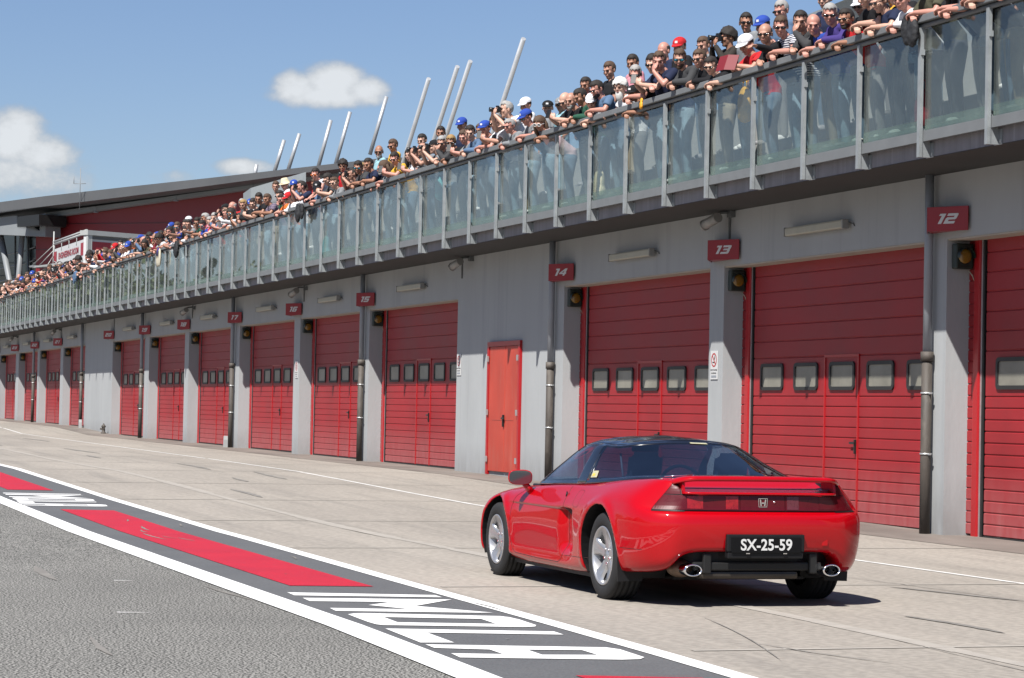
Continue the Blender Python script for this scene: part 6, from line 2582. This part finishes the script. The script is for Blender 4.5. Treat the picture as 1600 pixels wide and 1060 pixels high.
NEAR = [
    (-0.21, 5.89, 'f', 'M', 'black', 'short', 'brown', '-', 'lean'),
    (-0.88, 5.96, 'f', 'M', 'black', 'short', 'black', '-', 'lean'),
    (-1.52, 6.01, 'f', 'M', 'camo', 'short', 'brown', '-', 'lean'),
    (-2.00, 5.93, 'f', 'M', 'white', 'long', 'brown', '-', 'lean'),
    (-2.37, 6.05, 'f', 'M', 'black', 'short', 'brown', '-', 'lean'),
    (-2.90, 6.10, 'f', 'M', 'black', 'short', 'brown', '-', 'lean'),
    (-5.02, 6.29, 's', 'M', 'black', 'short', 'cap_white', 'dark', 'stand'),
    (-3.84, 6.03, 'f', 'M', 'purple', 'long', 'grey', 'dark', 'lean'),
    (-6.08, 6.58, 's', 'M', 'navy', 'short', 'brown', '-', 'stand'),
    (-4.66, 6.06, 'f', 'M', 'charcoal', 'long', 'black', '-', 'chin'),
    (-5.24, 6.08, 'f', 'M', 'stripe_navy', 'short', 'brown', 'dark', 'lean'),
    (-5.64, 6.04, 'f', 'M', 'black', 'long', 'bald', 'dark', 'lean'),
    (-7.41, 6.62, 's', 'M', 'denim', 'long', 'grey', 'dark', 'stand'),
    (-8.58, 6.70, 's', 'M', 'grey', 'short', 'black', 'dark', 'stand'),
    (-6.40, 6.01, 'f', 'M', 'red', 'short', 'cap_white', '-', 'book'),
    (-8.01, 6.50, 's', 'M', 'denim', 'short', 'cap_blue', '-', 'stand'),
    (-9.20, 6.50, 's', 'F', 'leather', 'long', 'curly', 'dark', 'camera'),
    (-7.22, 5.84, 'f', 'F', 'black', 'short', 'black', 'dark', 'lean'),
    (-7.84, 6.01, 'f', 'M', 'black', 'long', 'brown', 'dark', 'lean'),
    (-8.54, 6.10, 'f', 'M', 'charcoal', 'long', 'beard_brown', 'blue', 'lean'),
    (-10.99, 6.60, 's', 'M', 'black', 'short', 'cap_red', '-', 'stand'),
    (-10.08, 6.51, 's', 'M', 'grey', 'short', 'brown', '-', 'stand'),
    (-9.30, 6.16, 'f', 'M', 'navy', 'short', 'brown', '-', 'chin'),
    (-9.69, 6.18, 'f', 'M', 'navy55', 'short', 'black', 'dark', 'phone'),
    (-11.62, 6.64, 's', 'M', 'navy', 'short', 'bald', '-', 'stand'),
    (-10.21, 6.09, 'f', 'M', 'black', 'short', 'grey', 'dark', 'lean'),
    (-12.90, 6.61, 's', 'M', 'pink', 'short', 'black', '-', 'stand'),
    (-10.24, 5.79, 'f', 'K', 'black', 'short', 'cap_black', '-', 'lean'),
    (-11.08, 6.01, 'f', 'M', 'white', 'short', 'white_beard', '-', 'lean'),
    (-11.78, 6.06, 'f', 'M', 'denim', 'short', 'beard_black', 'dark', 'lean'),
    (-13.91, 6.63, 's', 'M', 'black', 'short', 'brown', '-', 'stand'),
    (-11.99, 5.89, 'f', 'K', 'grey', 'short', 'cap_white', '-', 'lean'),
    (-15.00, 6.52, 's', 'M', 'stripe_maroon', 'short', 'black', '-', 'stand'),
    (-12.90, 6.01, 'f', 'M', 'black', 'short', 'grey_bald', '-', 'lean'),
    (-13.32, 6.06, 'f', 'M', 'black', 'short', 'bald', 'dark', 'phone'),
    (-16.21, 6.28, 's', 'F', 'lightblue', 'short', 'cap_grey', 'dark', 'stand'),
    (-14.11, 5.79, 'f', 'F', 'palepink', 'short', 'longbrown', 'white', 'lean'),
    (-16.86, 6.35, 's', 'M', 'grey', 'short', 'cap_black', '-', 'stand'),
    (-15.04, 5.98, 'f', 'M', 'grey', 'short', 'cap_blue', 'blue', 'lean'),
    (-18.03, 6.52, 's', 'M', 'white', 'short', 'cap_white', '-', 'stand'),
    (-16.28, 6.24, 'f', 'M', 'white', 'none', 'grey', '-', 'camera'),
    (-16.85, 6.09, 'f', 'M', 'white', 'short', 'brown', 'dark', 'phone'),
    (-17.23, 6.02, 'f', 'M', 'black', 'short', 'cap_blue', '-', 'lean'),
    (-18.07, 6.04, 'f', 'M', 'denim', 'long', 'black', '-', 'lean'),
    (-21.77, 6.56, 's', 'M', 'navy', 'short', 'cap_blue', '-', 'stand'),
    (-18.59, 6.02, 'f', 'K', 'grey', 'short', 'brown', '-', 'phone'),
    (-19.75, 6.02, 'f', 'M', 'charcoal', 'long', 'grey', 'dark', 'chin'),
    (-23.15, 6.55, 's', 'M', 'black', 'short', 'black', '-', 'stand'),
    (-20.43, 6.01, 'f', 'M', 'grey', 'short', 'cap_black', '-', 'camera'),
    (-21.22, 6.04, 'f', 'M', 'grey', 'short', 'bald', '-', 'camera'),
    (-24.43, 6.53, 's', 'M', 'black', 'short', 'black', '-', 'stand'),
    (-21.73, 5.97, 'f', 'K', 'white', 'short', 'brown', '-', 'phone'),
    (-22.17, 6.03, 'f', 'F', 'white', 'long', 'longblack', '-', 'lean'),
    (-23.06, 6.04, 'f', 'F', 'yellow', 'short', 'black', 'dark', 'phone'),
    (-26.56, 6.65, 's', 'M', 'yellow', 'short', 'brown', 'dark', 'stand'),
    (-27.66, 6.60, 's', 'M', 'lightblue', 'short', 'beard_bald', 'dark', 'stand'),
    (-24.17, 5.94, 'f', 'M', 'black', 'short', 'grey_bald', '-', 'lean'),
    (-24.80, 6.07, 'f', 'M', 'navy', 'short', 'black', '-', 'lean'),
    (-25.59, 6.09, 'f', 'M', 'charcoal', 'short', 'black', 'blue', 'lean'),
    (-26.25, 6.01, 'f', 'M', 'black', 'short', 'black', 'dark', 'camera'),
    (-26.82, 6.01, 'f', 'M', 'charcoal', 'short', 'brown', 'dark', 'lean'),
    (-30.68, 6.56, 's', 'M', 'red', 'short', 'curly', '-', 'stand'),
    (-28.28, 6.07, 'f', 'M', 'charcoal', 'short', 'black', 'dark', 'phone'),
    (-29.66, 6.29, 'f', 'M', 'whitevest', 'none', 'black', 'orange', 'lean'),
    (-30.70, 6.10, 'f', 'M', 'navy', 'short', 'black', '-', 'camera'),
    (-35.34, 6.50, 's', 'M', 'denim', 'short', 'cap_blue', '-', 'stand'),
    (-36.29, 6.61, 's', 'M', 'white', 'short', 'hat_cream', '-', 'stand'),
    (-37.26, 6.65, 's', 'M', 'grey', 'short', 'brown', '-', 'stand'),
    (-32.95, 6.07, 'f', 'M', 'green', 'short', 'black', 'dark', 'lean'),
    (-33.80, 6.05, 'f', 'M', 'purple', 'short', 'brown', '-', 'lean'),
    (-34.70, 6.14, 'f', 'M', 'black', 'short', 'black', '-', 'lean'),
    (-35.53, 6.08, 'f', 'M', 'black', 'short', 'black', '-', 'phone'),
]


for i, (X, z, row, who, shirt, sl, hair, gl, act) in enumerate(NEAR):
    if shirt == 'purple' and sl == 'short': shirt = 'purple_plaid'
    sc_ = 1.0
    if row == 'f':
        kind = {'lean': ('lean' if i % 4 else 'grip'), 'chin': 'chin', 'camera': 'camera', 'phone': 'phone', 'book': 'phone'}[act]
        if shirt == 'whitevest': kind = 'tall'
        if abs(X + 5.64) < .01: kind = 'point'
        if z < 5.90 and who != 'K': kind = 'far'
        P0 = POSES[kind][i % len(POSES[kind])]['J']
        hz = P0['head'].z
        sc_ = min(1.10, max(.86, (z - FL) / hz))
        px_ = X
        p, J = person(px_, 0, FL, kind, i, shirt, sl, hair, gl, who, sc_)
    else:
        kind = 'standcam' if act == 'camera' else ('standx' if i % 3 == 0 else 'stand')
        P0 = POSES[kind][i % len(POSES[kind])]['J']
        sc_ = min(1.08, max(.9, (z + .03 - TIER) / P0['head'].z))
        p, J = person(X, .97, TIER, kind, i, shirt, sl, hair, gl, who, sc_)
    if kind in ('camera', 'standcam'): hold(p, J, 'camera', sc_)
    if kind == 'phone' and act != 'book': hold(p, J, 'phone', sc_)
    if act == 'book':
        t = thing('folder', Vector(p.location) + V3(0, -.22, 1.30 * sc_), 'dark red folder held open by the spectator in the white cap', 'folder')
        b = MB()
        b.prism([(-.15, 0), (0, -.03), (.15, 0), (.15, .006), (0, -.02), (-.15, .006)], -.11, .11, 'z')
        b.build('cover', mat('dark_red_card', (.16, .01, .015), .5), t)
        t.rotation_euler = (R(-25), 0, R(30))

# the rest, further along, in the mix of clothes the crowd wears
CH = ['black'] * 8 + ['navy'] * 5 + ['white'] * 7 + ['grey'] * 4 + ['charcoal'] * 4 + ['red'] * 3 + ['denim'] * 3 + ['green', 'purple', 'lightblue', 'orange', 'maroon', 'pink', 'stripe_navy', 'camo', 'yellow', 'blue']
HH = ['black'] * 6 + ['brown'] * 6 + ['grey'] * 2 + ['bald', 'curly', 'longbrown', 'longblack', 'cap_blue', 'cap_white', 'cap_black', 'cap_red', 'beard_black', 'cap_black', 'fair', 'grey_bald', 'cap_blue']
x = -36.4
i = 0
while x > -95:
    kd = crng.choice(['lean'] * 6 + ['far', 'far', 'chin', 'phone', 'phone', 'camera', 'camera', 'grip', 'grip', 'point'])
    who = crng.choice('MMMMFFK')
    sc_ = {'M': crng.uniform(.95, 1.06), 'F': crng.uniform(.92, 1.0), 'K': crng.uniform(.84, .9)}[who]
    hr = crng.choice(HH)
    if who == 'F' and crng.random() < .6: hr = crng.choice(['longbrown', 'longblack'])
    p, J = person(x, 0, FL, kd, i, crng.choice(CH), crng.choice(['short', 'short', 'long']), hr, crng.choice(['-', '-', 'dark', 'dark', 'blue'] if crng.random() < .8 else ['-']), who, sc_, detail=x > -50, rz=R(crng.uniform(-8, 14)))
    if kd == 'camera' and x > -75: hold(p, J, 'camera', sc_)
    x -= crng.uniform(.46, .66)
    i += 1
x = -38.5
while x > -93:
    if crng.random() < .62:
        kd = crng.choice(['stand', 'stand', 'stand', 'standx', 'standcam'])
        who = crng.choice('MMMF')
        sc_ = crng.uniform(.93, 1.05)
        person(x, .97 + crng.uniform(-.03, .08), TIER, kd, i, crng.choice(CH), crng.choice(['short', 'short', 'long']), crng.choice(HH), crng.choice(['-', 'dark']), who, sc_, detail=x > -50, rz=R(crng.uniform(-8, 14)))
    x -= crng.uniform(.75, 1.2)
    i += 1
# gaps among the near ones: extra standers whose legs and hips show through the glass
for x in (-.3, -.75, .35, 1.0, 1.6, -2.55, -3.4, -4.3, -12.5, -15.9, -19.2, -23.6, -27.5, -29.0, -31.6, -32.3):
    kd = 'lean'
    person(x, 0, FL, kd, i, crng.choice(CH), crng.choice(['short', 'long']), crng.choice(HH), crng.choice(['-', 'dark']), 'M', crng.uniform(.92, 1.0), rz=R(crng.uniform(-6, 10)))
    i += 1
for x in (1.5, .2, -1.4, -3.1, -4.2, -19.4, -20.6, -25.3, -28.9, -31.9, -33.2, -34.3):
    person(x, .97, TIER, 'stand', i, crng.choice(CH), 'short', crng.choice(HH), '-', 'M', crng.uniform(.86, .93))
    i += 1

# labels: what each wears and where along the rail, counted between the garage number signs
SG = sorted([(x, k) for k, x in SIGNX.items()] + [(3.4, 11)])


def bay(x):
    lo = max([s for s in SG if s[0] <= x + 1e-6], default=SG[0])
    hi = min([s for s in SG if s[0] > x], default=SG[-1])
    return lo[1], hi[1]


ORD = ['first', 'second', 'third', 'fourth', 'fifth', 'sixth', 'seventh', 'eighth', 'ninth', 'tenth', 'eleventh', 'twelfth', '13th', '14th', '15th', '16th', '17th', '18th', '19th', '20th', '21st', '22nd', '23rd', '24th', '25th', '26th', '27th', '28th', '29th', '30th', '31st', '32nd', '33rd', '34th', '35th', '36th']
grp = {}
for r_ in REG:
    grp.setdefault((bay(r_[1]), r_[2] > .5), []).append(r_)
for (by, back), lst in grp.items():
    lst.sort(key=lambda r_: r_[1])
    for n_, (p, X, Y, desc, g_, top, act) in enumerate(lst):
        a = 'above %s sign %d' % ('and right of', by[0]) if True else ''
        lab = '%s spectator,%s %s, %s of %s row right of sign %d' % (desc, g_, top, ORD[n_], 'back' if back else 'rail', by[0])
        w_ = lab.split()
        if len(w_) > 16:
            lab = lab.replace(' spectator,', ',')
        p['label'] = lab
for t, p, what in held:
    l = p['label']
    i0 = l.rsplit(', ', 1)[1]
    t['label'] = 'black %s in the hands of the spectator %s' % (what, i0)

# --- things hung over the rail
m_bag = mat('black_fabric', (.010, .011, .014), .8, var=.2, vscale=20, bump=.4, bscale=60)


def hung(name, lab, cat, X, blobs, m, voxel=.012):
    b = MB()
    for c, sc_ in blobs:
        b.sphere(c, 1, 14, 10, 0, sc_)
    me = remesh(b, name, m, voxel, 2)
    tx = bpy.data.textures.get('crumple') or bpy.data.textures.new('crumple', 'CLOUDS')
    tx.noise_scale = .06
    o = obj(name, me, None, (X, -.10, 5.66))
    d = o.modifiers.new('d', 'DISPLACE')
    d.texture = tx
    d.strength = .03
    d.texture_coords = 'LOCAL'
    return tag(o, lab, cat)


hung('knitted_cap', 'black knitted cap and sleeve hanging over the rail at the upper right', 'cap', -1.62, [((0, 0, .02), (.12, .06, .05)), ((-.05, -.02, -.10), (.09, .05, .14)), ((.10, -.02, -.16), (.11, .05, .17)), ((-.02, -.02, -.2), (.07, .04, .10))], m_bag)
hung('hanging_bag', 'black bag hanging over the rail left of the middle of the crowd', 'bag', -30.25, [((0, 0, .0), (.10, .06, .05)), ((.0, -.02, -.18), (.13, .06, .20)), ((.36, -.02, -.15), (.10, .05, .18))], m_bag)
hung('hanging_bag', 'small black bag dangling from the rail near the pair of shoes', 'bag', -44.4, [((0, 0, .0), (.12, .06, .05)), ((.0, -.02, -.2), (.20, .07, .22))], m_bag)
hung('hanging_jacket', 'blue denim jacket slung over the rail among the far spectators', 'jacket', -62.8, [((0, 0, .03), (.3, .07, .06)), ((-.15, -.03, -.15), (.16, .05, .20)), ((.15, -.03, -.12), (.18, .05, .18))], CM['denim'])
t = thing('hanging_shoes', (-47.2, -.10, 5.66), 'pair of beige shoes hung over the rail by their laces', 'shoes')
m_sole = mat('beige_canvas', (.50, .46, .36), .8, var=.1)
for s_ in (0, .27):
    b = MB()
    b.sphere((s_, -.01, -.27), 1, 14, 10, 0, (.115, .05, .26))
    me = remesh(b, 'shoe', m_sole, .014, 2)
    obj('shoe', me, t)
    b = MB()
    b.sphere((s_, -.04, -.20), 1, 12, 8, 0, (.06, .035, .12))
    b.build('shoe_opening', m_bag, t)
b = MB()
b.sphere((.14, -.03, -.12), 1, 12, 8, 0, (.11, .04, .14))
b.build('purple_cloth', CM['purple'], t)
t = hung('orange_glove', 'bright orange cloth dangling from a hand over the rail', 'cloth', -9.55, [((0, -.06, -.02), (.035, .02, .04)), ((.03, -.08, -.09), (.05, .02, .06))], mat('bright_orange', (.75, .33, .01), .6))
# bright things standing at the feet behind the glass
for X, m_, lab in ((-29.1, CM['teal'], 'turquoise bag standing behind the glass below the rail'), (-6.9, CM['yellow'], 'yellow and green striped bag hanging behind the glass near sign 13'), (-1.95, CM['maroon'], 'dark red backpack standing behind the glass near the right edge'),
                   (-20.7, CM['teal'], 'pale turquoise jacket hanging behind the glass right of sign 15'), (-12.3, CM['cream'], 'cream paper bag standing behind the glass above garage 14')):
    b = MB()
    hi_ = X in (-6.9, -20.7)
    z0_ = 5.1 if hi_ else 4.50
    b.sphere((0, 0, .22), 1, 14, 10, 0, (.15, .08, .24))
    b.sphere((.03, 0, .10), 1, 14, 10, 0, (.16, .09, .12))
    me = remesh(b, 'bag', m_, .016, 2)
    o = obj('bag', me, None, (X, .24, z0_))
    tag(o, lab, 'bag')
    b = MB()
    b.tube([(-.06, 0, .42), (-.05, 0, .55), (.05, 0, .55), (.06, 0, .42)], .010, 6)
    b.build('bag_strap', m_, o)
